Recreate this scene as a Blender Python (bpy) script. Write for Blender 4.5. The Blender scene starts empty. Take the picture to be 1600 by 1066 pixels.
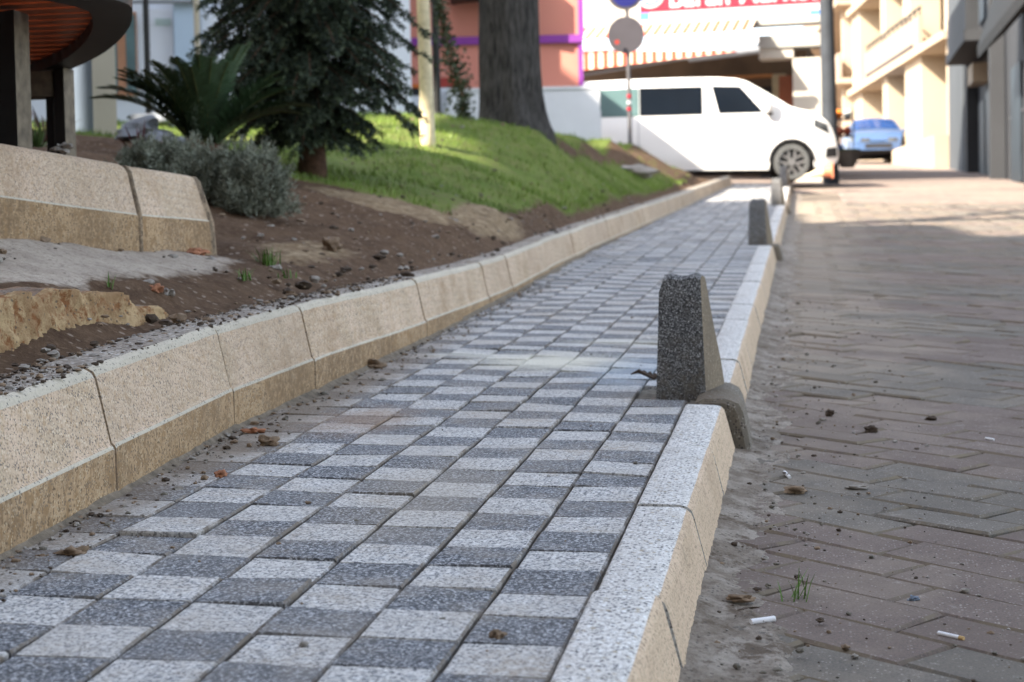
import bpy, math, random
import numpy as np
from mathutils import Vector, Matrix, noise

random.seed(7)
rng = np.random.default_rng(7)
SC = bpy.context.scene
COL = SC.collection

# ------------------------------------------------------------------ street frame
XQ_Z = Vector((0.03, -0.058, 1.0)).normalized()
XQ_Y = Vector((0.0, 1.0, 0.058)).normalized()
XQ_X = XQ_Y.cross(XQ_Z).normalized()
_cy = [-20, 0, 6, 10, 13, 18, 23, 27, 31, 35, 45, 60, 80, 140]
_cz = [0, 0, 0, .02, .04, .08, .12, .18, .26, .36, .53, .77, 1.0, 1.4]
def crv(Y): return float(np.interp(Y, _cy, _cz))
def G(X, Y, Z=0.0):
    """point of the street frame: X across (right), Y along, Z above the pavement"""
    return XQ_X * X + XQ_Y * Y + XQ_Z * (Z + crv(Y))

# ------------------------------------------------------------------ camera
FPX, YAW, PIT, CAMH = 2714.5, 0.1654, 0.1028, 0.6707
cam_pos = XQ_Z * CAMH
_r = Vector((math.cos(YAW), math.sin(YAW), 0)); _f0 = Vector((-math.sin(YAW), math.cos(YAW), 0))
_f = _f0 * math.cos(PIT) + Vector((0, 0, -math.sin(PIT))); _u = _f0 * math.sin(PIT) + Vector((0, 0, math.cos(PIT)))
def Q(v): return XQ_X * v.x + XQ_Y * v.y + XQ_Z * v.z
CR, CU, CF = Q(_r), Q(_u), Q(_f)
cam_d = bpy.data.cameras.new("camera"); cam = bpy.data.objects.new("camera", cam_d); COL.objects.link(cam)
M = Matrix.Identity(4)
for i in range(3):
    M[i][0] = CR[i]; M[i][1] = CU[i]; M[i][2] = -CF[i]; M[i][3] = cam_pos[i]
cam.matrix_world = M
cam_d.sensor_width = 36; cam_d.lens = FPX / 1600 * 36
cam_d.clip_start = 0.05; cam_d.clip_end = 600
cam_d.dof.use_dof = True; cam_d.dof.focus_distance = 3.55; cam_d.dof.aperture_fstop = 6.0
SC.camera = cam

# ------------------------------------------------------------------ sky, sun, exposure
SUN_EL = math.radians(35)
to_sun = Vector((-math.cos(SUN_EL) * .7071, -math.cos(SUN_EL) * .7071, math.sin(SUN_EL)))
w = bpy.data.worlds.new("World"); SC.world = w; w.use_nodes = True
nt = w.node_tree
sky = nt.nodes.new("ShaderNodeTexSky"); sky.sky_type = 'NISHITA'; sky.sun_disc = False
sky.sun_elevation = SUN_EL; sky.sun_rotation = math.radians(225); sky.dust_density = 1.6
hs = nt.nodes.new("ShaderNodeHueSaturation"); hs.inputs["Saturation"].default_value = 0.56   # thin bright winter haze
nt.links.new(sky.outputs[0], hs.inputs["Color"]); nt.links.new(hs.outputs[0], nt.nodes["Background"].inputs[0]); nt.nodes["Background"].inputs[1].default_value = 0.15
sd = bpy.data.lights.new("sun", 'SUN'); sd.energy = 4.0; sd.angle = math.radians(0.55); sd.color = (1, .90, .76)
so = bpy.data.objects.new("sun", sd); COL.objects.link(so); so.rotation_euler = to_sun.to_track_quat('Z', 'Y').to_euler()
SC.view_settings.view_transform = 'Standard'; SC.view_settings.look = 'None'
SC.view_settings.exposure = 2.15; SC.view_settings.gamma = 1
SC.cycles.use_denoising = True; SC.cycles.max_bounces = 6

# ------------------------------------------------------------------ placement helpers
def ray(px, py): return CF + CR * ((px - 800) / FPX) - CU * ((py - 533) / FPX)
def at(px, py, d): return cam_pos + ray(px, py) * d
class Facade:
    """a vertical plane through two ground points; gives real positions on it"""
    def __init__(s, px0, d0, px1, d1, py=250):
        s.a = at(px0, py, d0); b = at(px1, py, d1); s.t = Vector((b.x - s.a.x, b.y - s.a.y, 0)); s.len = s.t.length; s.t.normalize()
        s.n = Vector((s.t.y, -s.t.x, 0))
        if s.n.dot(cam_pos - s.a) < 0: s.n = -s.n
    def hit(s, px, py):
        r = ray(px, py); k = (s.a - cam_pos).dot(s.n) / r.dot(s.n); p = cam_pos + r * k
        return (p - s.a).dot(s.t), p.z
    def P(s, u, z, off=0): 
        q = s.a + s.t * u + s.n * off; return Vector((q.x, q.y, z))
    def rect(s, x0, y0, x1, y1):
        xm, ym = (x0 + x1) / 2, (y0 + y1) / 2
        return s.hit(x0, ym)[0], s.hit(x1, ym)[0], s.hit(xm, y1)[1], s.hit(xm, y0)[1]

# ------------------------------------------------------------------ mesh helpers
class MB:
    def __init__(s): s.v = []; s.f = []; s.m = []
    def add(s, vs, fs, m=0):
        o = len(s.v); s.v.extend([tuple(p) for p in vs]); s.f.extend([tuple(i + o for i in f) for f in fs]); s.m.extend([m] * len(fs)); return s
    def hexa(s, p, m=0):   # 8 points: bottom ring 0-3, top ring 4-7
        return s.add(p, [(3, 2, 1, 0), (4, 5, 6, 7), (0, 1, 5, 4), (1, 2, 6, 5), (2, 3, 7, 6), (3, 0, 4, 7)], m)
    def box(s, x0, y0, z0, x1, y1, z1, m=0):
        return s.hexa([(x0, y0, z0), (x1, y0, z0), (x1, y1, z0), (x0, y1, z0), (x0, y0, z1), (x1, y0, z1), (x1, y1, z1), (x0, y1, z1)], m)
    def wall(s, F, x0, y0, x1, y1, o0, o1, m=0):
        u0, u1, z0, z1 = F.rect(x0, y0, x1, y1); return s.slab(F, u0, z0, u1, z1, o0, o1, m)
    def slab(s, F, u0, z0, u1, z1, o0, o1, m=0):
        return s.hexa([F.P(u0, z0, o0), F.P(u1, z0, o0), F.P(u1, z0, o1), F.P(u0, z0, o1), F.P(u0, z1, o0), F.P(u1, z1, o0), F.P(u1, z1, o1), F.P(u0, z1, o1)], m)
    def tube(s, pts, rad, n=8, m=0, cap=True, jit=0):
        rings = []
        pts = [Vector(p) for p in pts]
        if not hasattr(rad, '__len__'): rad = [rad] * len(pts)
        ref = Vector((0, 0, 1))
        for i, p in enumerate(pts):
            t = (pts[min(i + 1, len(pts) - 1)] - pts[max(i - 1, 0)]).normalized()
            if abs(t.dot(ref)) > .95: r2 = Vector((1, 0, 0))
            else: r2 = ref
            a = t.cross(r2).normalized(); b = t.cross(a).normalized()
            rings.append([p + (a * math.cos(k * 6.28318 / n) + b * math.sin(k * 6.28318 / n)) * rad[i] * (1 + jit * (random.random() - .5)) for k in range(n)])
        vs = [q for r in rings for q in r]; fs = []
        for i in range(len(pts) - 1):
            for k in range(n):
                k2 = (k + 1) % n; fs.append((i * n + k, i * n + k2, (i + 1) * n + k2, (i + 1) * n + k))
        if cap: fs.append(tuple(range(n - 1, -1, -1))); fs.append(tuple((len(pts) - 1) * n + k for k in range(n)))
        return s.add(vs, fs, m)
    def disc(s, c, ax, r, th, n=28, m=0):
        c = Vector(c); ax = Vector(ax).normalized(); return s.tube([c - ax * th / 2, c + ax * th / 2], r, n, m)
    def blob(s, c, r, m=0, sub=1, sq=(1, 1, 1), rough=.3, seed=0):
        t = (1 + 5 ** .5) / 2
        vs = [Vector(v).normalized() for v in [(-1, t, 0), (1, t, 0), (-1, -t, 0), (1, -t, 0), (0, -1, t), (0, 1, t), (0, -1, -t), (0, 1, -t), (t, 0, -1), (t, 0, 1), (-t, 0, -1), (-t, 0, 1)]]
        fs = [(0, 11, 5), (0, 5, 1), (0, 1, 7), (0, 7, 10), (0, 10, 11), (1, 5, 9), (5, 11, 4), (11, 10, 2), (10, 7, 6), (7, 1, 8), (3, 9, 4), (3, 4, 2), (3, 2, 6), (3, 6, 8), (3, 8, 9), (4, 9, 5), (2, 4, 11), (6, 2, 10), (8, 6, 7), (9, 8, 1)]
        for _ in range(sub):
            mid = {}; nf = []
            def g(a, b):
                k = (min(a, b), max(a, b))
                if k not in mid: mid[k] = len(vs); vs.append((vs[a] + vs[b]).normalized())
                return mid[k]
            for a, b, c2 in fs:
                x, y, z = g(a, b), g(b, c2), g(c2, a); nf += [(a, x, z), (b, y, x), (c2, z, y), (x, y, z)]
            fs = nf
        off = Vector((seed * 3.1, seed * 1.7, seed * .9)); c = Vector(c)
        out = []
        for v in vs:
            k = 1 + rough * noise.noise(v * 1.6 + off) * 1.6
            out.append(c + Vector((v.x * sq[0], v.y * sq[1], v.z * sq[2])) * r * k)
        return s.add(out, fs, m)
    def build(s, name, mats, parent=None, smooth=None, label=None):
        me = bpy.data.meshes.new(name); me.from_pydata(s.v, [], s.f)
        if not isinstance(mats, (list, tuple)): mats = [mats]
        for m in mats: me.materials.append(m)
        me.polygons.foreach_set("material_index", s.m)
        if smooth is not None:
            me.polygons.foreach_set("use_smooth", [True] * len(s.f))
            if smooth < 180: me.set_sharp_from_angle(angle=math.radians(smooth))
        me.update()
        o = bpy.data.objects.new(name, me); COL.objects.link(o)
        if parent is not None: o.parent = parent
        if label: o["label"] = label
        return o
def tag(o, label, cat, group=None):
    o["label"] = label; o["category"] = cat
    if group: o["group"] = group
    return o
def root(name, label, cat, group=None, loc=(0, 0, 0)):
    o = bpy.data.objects.new(name, None); COL.objects.link(o); o.empty_display_size = .1; o.location = loc
    return tag(o, label, cat, group)
def structure(o): o["kind"] = "structure"; return o
def fbm(x, y, z=0, oct=3, s=1.0):
    a = 0; k = 1
    for i in range(oct): a += k * noise.noise(Vector((x * s, y * s, z + i * 7.3))); s *= 2.1; k *= .5
    return a

# ------------------------------------------------------------------ materials
def new_mat(name, rough=.85, spec=.3):
    m = bpy.data.materials.new(name); m.use_nodes = True; b = m.node_tree.nodes["Principled BSDF"]
    b.inputs["Roughness"].default_value = rough; b.inputs["Specular IOR Level"].default_value = spec
    return m, m.node_tree, b
class NT:
    def __init__(s, nt): s.nt = nt; s.tc = nt.nodes.new("ShaderNodeTexCoord").outputs["Object"]
    def n(s, t, **k):
        x = s.nt.nodes.new(t)
        for a, b in k.items(): setattr(x, a, b)
        return x
    def l(s, a, b): s.nt.links.new(a, b)
    def noise(s, scale, detail=3, rough=.55, vec=None):
        x = s.n("ShaderNodeTexNoise"); x.inputs["Scale"].default_value = scale; x.inputs["Detail"].default_value = detail; x.inputs["Roughness"].default_value = rough
        s.l(vec or s.tc, x.inputs["Vector"]); return x.outputs["Fac"]
    def ramp(s, fac, p0, p1, interp='LINEAR'):
        x = s.n("ShaderNodeMapRange"); x.inputs["From Min"].default_value = p0; x.inputs["From Max"].default_value = p1; s.l(fac, x.inputs["Value"]); x.clamp = True
        return x.outputs[0]
    def math(s, op, a, b=None):
        x = s.n("ShaderNodeMath", operation=op)
        for i, q in enumerate((a, b)):
            if q is None: continue
            if isinstance(q, (int, float)): x.inputs[i].default_value = q
            else: s.l(q, x.inputs[i])
        return x.outputs[0]
    def mix(s, fac, a, b, mode='MIX'):
        x = s.n("ShaderNodeMix", data_type='RGBA', blend_type=mode)
        if isinstance(fac, (int, float)): x.inputs[0].default_value = fac
        else: s.l(fac, x.inputs[0])
        for i, q in ((6, a), (7, b)):
            if isinstance(q, (tuple, list)): x.inputs[i].default_value = (*q[:3], 1)
            else: s.l(q, x.inputs[i])
        return x.outputs[2]
    def specks(s, scale, thr, size=.4, seed=0):
        scale *= .78
        mp = s.n("ShaderNodeMapping"); mp.inputs["Location"].default_value = (seed, seed * 2, seed * 3); s.l(s.tc, mp.inputs[0])
        x = s.n("ShaderNodeTexVoronoi"); x.inputs["Scale"].default_value = scale; s.l(mp.outputs[0], x.inputs["Vector"])
        sp = s.n("ShaderNodeSeparateColor"); s.l(x.outputs["Color"], sp.inputs[0])
        a = s.math('GREATER_THAN', sp.outputs[0], thr); b = s.ramp(x.outputs["Distance"], size + .1, size - .05)
        return s.math('MULTIPLY', a, b), sp.outputs[1]
    def bump(s, h, strength, dist, b, prev=None):
        x = s.n("ShaderNodeBump"); x.inputs["Strength"].default_value = strength; x.inputs["Distance"].default_value = dist; s.l(h, x.inputs["Height"])
        if prev: s.l(prev, x.inputs["Normal"])
        s.l(x.outputs[0], b.inputs["Normal"]); return x.outputs[0]
def plain(name, c, rough=.7, var=.12, scale=6, spec=.3, metallic=0, bump=0):
    m, nt, b = new_mat(name, rough, spec); t = NT(nt)
    n1 = t.ramp(t.noise(scale, 4), .3, .7)
    col = t.mix(n1, tuple(x * (1 - var) for x in c), tuple(min(1, x * (1 + var)) for x in c))
    t.l(col, b.inputs["Base Color"]); b.inputs["Metallic"].default_value = metallic
    if bump: t.bump(t.noise(scale * 8, 4), .6, bump, b)
    return m
def terrazzo(name, base, specs, dirt=(.22, .17, .11), dirt_amt=.5, dirt_pos=(.55, .75), rough=.85, bump=.0012, base2=None, streak=0, tiles=None, fine=170, mottle=()):
    """aggregate concrete: specs = [(colour, scale, threshold, size)]"""
    m, nt, b = new_mat(name, rough, .25); t = NT(nt)
    col = t.mix(t.ramp(t.noise(5, 5), .35, .7), base, base2 or tuple(x * .86 for x in base))
    col = t.mix(t.ramp(t.noise(fine, 2), .35, .7), col, t.mix(.22, col, (.05, .05, .05)))
    for i, (c, sc, lo, hi) in enumerate(mottle):
        mp = t.n("ShaderNodeMapping"); mp.inputs["Location"].default_value = (i * 3.7, i * 1.9 + len(name) * .3, i * 5.1); t.l(t.tc, mp.inputs[0])
        col = t.mix(t.ramp(t.noise(sc, 2.5, .6, mp.outputs[0]), lo, hi), col, c)
    hs = None
    for i, (c, sc, th, sz) in enumerate(specs):
        f, rnd = t.specks(sc, th, sz, seed=i * 1.37 + len(name) * .11)
        col = t.mix(t.math('MULTIPLY', f, t.ramp(rnd, -.8, .6)), col, c)
        hs = f if hs is None else t.math('ADD', hs, f)
    d = t.ramp(t.noise(3.2, 6, .65), *dirt_pos)
    d = t.math('MULTIPLY', t.math('MULTIPLY', d, t.ramp(t.noise(60, 3), .3, .65)), dirt_amt)
    col = t.mix(d, col, dirt)
    if streak:
        mp = t.n("ShaderNodeMapping"); mp.inputs["Scale"].default_value = (1, 1, .16); t.l(t.tc, mp.inputs[0])
        f2 = t.math('MULTIPLY', t.ramp(t.noise(13, 5, .7, mp.outputs[0]), .56, .74), t.ramp(t.noise(1.7, 3), .42, .62))
        col = t.mix(t.math('MULTIPLY', f2, streak), col, (.20, .135, .075))
        f3 = t.math('MULTIPLY', t.ramp(t.noise(9, 6, .75), .60, .70), .6); col = t.mix(f3, col, (.30, .24, .17))
    oi = t.n("ShaderNodeObjectInfo"); col = t.mix(t.math('MULTIPLY', oi.outputs["Random"], .30), col, tuple(x * .52 for x in base))
    if tiles:
        a = t.n("ShaderNodeAttribute", attribute_name="tone"); sp = t.n("ShaderNodeSeparateColor"); t.l(a.outputs["Color"], sp.inputs[0])
        col = t.mix(t.math('MULTIPLY', sp.outputs[0], .55), col, tiles)
        col = t.mix(t.math('MULTIPLY', sp.outputs[1], t.ramp(t.noise(20, 4, .7), .3, .6)), col, (.15, .125, .10))
        col = t.mix(t.math('MULTIPLY', t.ramp(t.noise(7, 6, .7), .5, .66), .33), col, (.36, .32, .27))
    t.l(col, b.inputs["Base Color"])
    n1 = t.bump(t.noise(fine * 1.3, 3), .5, bump, b)
    t.bump(t.noise(22, 4), .35, bump * 2.5, b, n1)
    return m

K_DARK = (.075, .08, .09)
m_kface = terrazzo("kerb_face", (.66, .50, .365), [((.10, .095, .09), 230, .74, .34), ((.66, .55, .41), 230, .70, .4), ((.3, .21, .12), 190, .86, .36)], dirt=(.27, .17, .085), dirt_amt=.85, dirt_pos=(.50, .68), streak=.75, mottle=(((.14, .12, .10), 175, .575, .62), ((.44, .31, .19), 55, .54, .68)), base2=(.50, .385, .26))
m_klow = terrazzo("kerb_lower_face", (.50, .345, .195), [((.52, .42, .28), 240, .70, .36), ((.13, .11, .09), 230, .72, .36)], dirt=(.17, .11, .06), dirt_amt=1.0, dirt_pos=(.40, .60), streak=.8, mottle=(((.12, .075, .04), 120, .53, .62), ((.28, .175, .085), 30, .5, .62)), base2=(.42, .285, .16))
m_kedge = terrazzo("kerb_worn_arris", (.60, .54, .43), [(K_DARK, 230, .78, .36)], dirt_amt=.4)
m_ktop = terrazzo("kerb_dusty_top", (.74, .715, .675), [(K_DARK, 190, .72, .40), ((.78, .78, .77), 160, .70, .40), ((.35, .3, .22), 120, .9, .4)], dirt_amt=.6, dirt_pos=(.56, .72), mottle=(((.52, .505, .48), 90, .52, .64), ((.09, .09, .10), 170, .572, .612), ((.82, .82, .80), 140, .60, .64)))  # flat top paler than the faces
m_kdirt = terrazzo("kerb_soiled_top", (.50, .44, .365), [(K_DARK, 170, .62, .42), ((.7, .7, .68), 150, .70, .42)], dirt=(.12, .09, .07), dirt_amt=1.0, dirt_pos=(.34, .52), mottle=(((.10, .095, .09), 150, .55, .64),))
m_kinner = terrazzo("kerb_outer_face", (.68, .51, .36), [((.2, .16, .12), 230, .74, .34), ((.66, .54, .38), 230, .72, .38)], dirt=(.27, .18, .10), dirt_amt=.8, streak=.6, mottle=(((.2, .15, .10), 170, .575, .63),), base2=(.60, .455, .31))
m_light = terrazzo("paver_light", (.67, .655, .63), [((.1, .11, .125), 200, .66, .42), ((.72, .72, .71), 150, .68, .42)], dirt=(.33, .25, .16), dirt_amt=.75, dirt_pos=(.50, .70), bump=.0014, tiles=(.42, .40, .37), mottle=(((.38, .39, .40), 100, .50, .60), ((.085, .095, .115), 165, .535, .585), ((.80, .80, .78), 150, .60, .64)))
m_dark = terrazzo("paver_dark", (.125, .137, .157), [((.56, .57, .58), 190, .80, .36), ((.27, .28, .30), 150, .58, .42), ((.04, .045, .05), 170, .7, .4)], dirt=(.3, .24, .17), dirt_amt=.6, dirt_pos=(.52, .72), bump=.0014, tiles=(.20, .195, .19), mottle=(((.045, .05, .06), 130, .46, .55), ((.52, .54, .57), 165, .545, .60)))
m_boll = terrazzo("bollard_concrete", (.11, .11, .112), [((.03, .03, .03), 260, .6, .45), ((.22, .22, .22), 250, .5, .46), ((.44, .44, .44), 300, .66, .40), ((.6, .6, .6), 260, .9, .36)], mottle=(((.035, .035, .038), 120, .48, .6), ((.42, .42, .43), 210, .57, .63)), dirt=(.13, .11, .085), dirt_amt=.85, dirt_pos=(.40, .60), bump=.002)
m_bollside = terrazzo("bollard_side", (.25, .195, .13), [((.1, .08, .06), 200, .7, .4), ((.42, .36, .27), 230, .8, .38)], dirt=(.14, .11, .08), dirt_amt=.8, dirt_pos=(.45, .6), bump=.002)
m_joint = plain("joint_mortar", (.15, .135, .11), .95, .4, 60, bump=.003)

def spill(m):
    """old cement and paint spills on the footpath pavers near the first bollard"""
    nt = m.node_tree; b = nt.nodes["Principled BSDF"]; t = NT(nt); src = b.inputs["Base Color"].links[0].from_socket
    for (cx_, cy_, rx, ry, c, am) in ((-.83, 5.75, .30, .30, (.66, .63, .52), .75), (-.52, 5.55, .17, .55, (.34, .42, .50), .4), (-.62, 6.4, .3, .12, (.6, .57, .48), .45), (-1.15, 5.9, .2, .1, (.6, .58, .5), .5), (-1.33, 4.3, .13, 2.6, (.20, .155, .11), .75), (-1.12, 4.35, .16, .30, (.27, .17, .10), .5), (-.75, 3.4, .2, .5, (.36, .30, .22), .3)):
        mp = t.n("ShaderNodeMapping"); mp.inputs["Location"].default_value = (-cx_ / rx, -cy_ / ry, 0); mp.inputs["Scale"].default_value = (1 / rx, 1 / ry, 0); t.l(t.tc, mp.inputs[0])
        ln = t.n("ShaderNodeVectorMath", operation='LENGTH'); t.l(mp.outputs[0], ln.inputs[0])
        f = t.ramp(t.math('ADD', ln.outputs["Value"], t.math('MULTIPLY', t.noise(14, 5, .7), 1.3)), 1.75, 1.0)
        src = t.mix(t.math('MULTIPLY', f, am), src, c)
    t.l(src, b.inputs["Base Color"])
spill(m_light); spill(m_dark)
def brick_mat(name, c1, c2):
    m, nt, b = new_mat(name, .9, .2); t = NT(nt)
    col = t.mix(t.ramp(t.noise(7, 5), .3, .7), c1, c2)
    col = t.mix(t.ramp(t.noise(240, 2), .42, .66), col, t.mix(.5, col, (.05, .05, .05)))
    f, r = t.specks(210, .86, .34, 2.2); col = t.mix(t.math('MULTIPLY', f, .65), col, (.42, .38, .34))
    sx = t.n("ShaderNodeSeparateXYZ"); t.l(t.tc, sx.inputs[0])
    near = t.ramp(sx.outputs[0], .75, -.02)            # dust gathers along the gutter
    far = t.ramp(sx.outputs[1], 4.2, 8.5)
    dust = t.math('MULTIPLY', t.ramp(t.math('ADD', t.noise(2.4, 6, .65), t.math('MULTIPLY', near, t.math('MULTIPLY', far, .42))), .50, .80), .75)
    col = t.mix(dust, col, (.30, .25, .195))
    a = t.n("ShaderNodeAttribute", attribute_name="tone"); sp = t.n("ShaderNodeSeparateColor"); t.l(a.outputs["Color"], sp.inputs[0])
    col = t.mix(t.math('MULTIPLY', sp.outputs[0], .5), col, tuple(x * .72 for x in c1))
    col = t.mix(t.math('MULTIPLY', sp.outputs[1], t.ramp(t.noise(9, 4, .7), .4, .6)), col, (.20, .165, .12))
    col = t.mix(t.math('MULTIPLY', t.ramp(t.noise(16, 6, .75), .60, .68), .45), col, (.34, .31, .28))
    t.l(col, b.inputs["Base Color"]); t.bump(t.noise(210, 3), .5, .0012, b); return m
m_brick_r = brick_mat("road_paver_reddish", (.165, .127, .108), (.208, .164, .142))
m_brick_g = brick_mat("road_paver_grey", (.150, .134, .113), (.188, .168, .143))

def ground_mat():
    """soil, lawn and cement share one sheet; the vertex layer says where each one lies"""
    m, nt, b = new_mat("garden_ground", .95, .12); t = NT(nt)
    a = t.n("ShaderNodeAttribute", attribute_name="cover"); sp = t.n("ShaderNodeSeparateColor"); t.l(a.outputs["Color"], sp.inputs[0])
    nz = t.noise(14, 5, .65)
    soil = t.mix(t.ramp(t.noise(9, 6, .7), .35, .68), (.068, .040, .024), (.130, .082, .050))
    soil = t.mix(t.math('MULTIPLY', t.ramp(t.noise(45, 4, .7), .52, .68), .8), soil, (.17, .115, .075))
    f, r = t.specks(55, .86, .33, 1.1); soil = t.mix(t.math('MULTIPLY', f, .75), soil, (.30, .24, .19))
    dry = t.mix(t.ramp(t.noise(30, 5), .4, .65), (.21, .145, .085), (.36, .28, .18))
    soil = t.mix(t.ramp(t.math('ADD', sp.outputs[2], t.math('MULTIPLY', nz, .9)), .72, 1.1), soil, dry)
    lawn = t.mix(t.ramp(t.noise(3, 6, .6), .35, .65), (.10, .15, .028), (.16, .19, .05))
    lawn = t.mix(t.math('MULTIPLY', t.ramp(t.noise(5.5, 5, .7), .55, .72), .55), lawn, (.19, .14, .08))
    cem = t.mix(t.ramp(t.noise(8, 6, .7), .35, .68), (.36, .305, .25), (.50, .435, .36))
    cem = t.mix(t.math('MULTIPLY', t.ramp(t.noise(70, 4, .7), .52, .68), .7), cem, (.14, .115, .10))
    c1 = t.mix(t.ramp(t.math('ADD', sp.outputs[0], t.math('MULTIPLY', nz, .8)), .78, 1.02), soil, lawn)
    c2 = t.mix(t.ramp(t.math('ADD', sp.outputs[1], t.math('MULTIPLY', nz, .8)), .8, 1.05), c1, cem)
    t.l(c2, b.inputs["Base Color"])
    n1 = t.bump(t.noise(28, 6, .7), .9, .012, b); t.bump(t.noise(130, 4, .7), .8, .005, b, n1); return m
m_ground = ground_mat()
def mortar_mat(name, c1, c2, dark, ns=7):
    m, nt, b = new_mat(name, .95, .12); t = NT(nt)
    col = t.mix(t.ramp(t.noise(ns, 8, .76), .43, .56), c1, c2)
    col = t.mix(t.math('MULTIPLY', t.ramp(t.noise(ns * 1.6, 8, .78), .52, .60), .9), col, dark)
    f, r = t.specks(160, .84, .36, 4); col = t.mix(t.math('MULTIPLY', f, .7), col, (.09, .08, .07))
    t.l(col, b.inputs["Base Color"]); n1 = t.bump(t.noise(30, 7, .75), 1, .012, b); t.bump(t.noise(200, 3), .7, .002, b, n1); return m
m_mortar = mortar_mat("gutter_mortar", (.36, .32, .275), (.22, .185, .15), (.13, .10, .075))
m_rough = mortar_mat("crumbly_ochre_stone", (.50, .36, .20), (.33, .21, .11), (.24, .10, .04), 13)
m_ochre = mortar_mat("stone_top", (.36, .19, .10), (.25, .2, .16), (.16, .11, .08))
m_clod = plain("clod", (.21, .15, .10), .95, .35, 80, bump=.002)
m_pebble = plain("pebble", (.27, .245, .215), .9, .25, 90, bump=.001)
m_darkclod = plain("dark_clod", (.075, .055, .04), .95, .4, 80, bump=.002)
m_brickbit = plain("brick_crumb", (.35, .16, .09), .95, .25, 60)
m_leafdry = plain("dry_leaf", (.055, .035, .022), .7, .3, 50)

# ------------------------------------------------------------------ pavement, road, side street
def sheet(name, xs, ys, zf, mat, smooth=None):
    mb = MB(); nx = len(xs); vs = []
    for y in ys:
        for x in xs: vs.append(G(x, y, zf(x, y)))
    fs = [(j * nx + i, j * nx + i + 1, (j + 1) * nx + i + 1, (j + 1) * nx + i) for j in range(len(ys) - 1) for i in range(nx - 1)]
    mb.add(vs, fs); return mb.build(name, mat, smooth=smooth)
J0 = -0.314; T = 0.15; ROW0 = 2.187
structure(sheet("pavement", np.linspace(-1.7, -.25, 6), np.arange(-4, 31.6, .5), lambda x, y: -.012, m_joint))["label"] = "dusty joint bed under the chequered footpath pavers"
_lky = [-2, 2, 3.3, 4.2, 5, 6.7, 8.1, 10.4, 12.2, 16, 20, 24, 28, 31.5, 33]
_lkx = [-1.25, -1.30, -1.36, -1.405, -1.39, -1.395, -1.41, -1.46, -1.49, -1.47, -1.45, -1.42, -1.33, -1.20, -1.15]
def lkx(Y): return float(np.interp(Y, _lky, _lkx))
def paver_height(x, y):
    h = .0015 * noise.noise(Vector((x * 1.4, y * 1.1, 3)))* 3
    return h
pm = MB(); tones = []
def set_tone(o, tones):
    a = o.data.color_attributes.new('tone', 'FLOAT_COLOR', 'CORNER'); buf = []
    for p, (r_, g_) in zip(o.data.polygons, tones): buf += [r_, g_, 0, 1] * p.loop_total
    a.data.foreach_set('color', buf)
ki = 0
for r in range(-8, 196):
    y0 = ROW0 + r * T
    for c in range(0, 8):
        x1 = J0 - c * T; x0 = x1 - T
        if x1 < lkx(y0) - .02: continue
        if 4.92 < y0 + T / 2 < 5.14 and c == 0: continue
        light = (r + c) % 2 == 0
        # half bricks around the first bollard break the chequer, as laid
        g = .0022; gy = .0009
        skew = .004 * noise.noise(Vector((c * 3.3, r * .25, 9))) * 2
        dz = random.gauss(0, .0011) + paver_height(x0, y0)
        tx = random.gauss(0, .0011); ty = random.gauss(0, .0011)
        if (c, r) in ((3, 2), (0, 8), (5, 5), (2, 14)): dz += .003; tx += .0018
        bv = .0035
        def q(x, y, dzz): return G(x, y, dz + dzz + tx * (1 if x > (x0 + x1) / 2 else -1) + ty * (1 if y > y0 + T / 2 else -1))
        ax0, ax1, ay0, ay1 = x0 + g, x1 - g + skew * .3, y0 + gy + skew, y0 + T - gy + skew
        P = [q(ax0, ay0, -.03), q(ax1, ay0, -.03), q(ax1, ay1, -.03), q(ax0, ay1, -.03),
             q(ax0, ay0, -bv), q(ax1, ay0, -bv), q(ax1, ay1, -bv), q(ax0, ay1, -bv),
             q(ax0 + bv, ay0 + bv * .35, 0), q(ax1 - bv, ay0 + bv * .35, 0), q(ax1 - bv, ay1 - bv * .35, 0), q(ax0 + bv, ay1 - bv * .35, 0)]
        F = [(8, 9, 10, 11)] + [(k, (k + 1) % 4, 4 + (k + 1) % 4, 4 + k) for k in range(4)] + [(4 + k, 4 + (k + 1) % 4, 8 + (k + 1) % 4, 8 + k) for k in range(4)]
        pm.add(P, F, 0 if light else 1)
        tn_ = max(0, random.gauss(.25, .35)); tones += [(min(1, tn_) * .7, .08)] + [(min(1, tn_) * .7, 1.0 if k_ in (1, 3, 5, 7) else .22) for k_ in range(8)]
path_ = structure(pm.build("path", [m_light, m_dark])); set_tone(path_, tones); path_["label"] = "footpath of light and dark grey chequered pavers between two kerbs"

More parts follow.
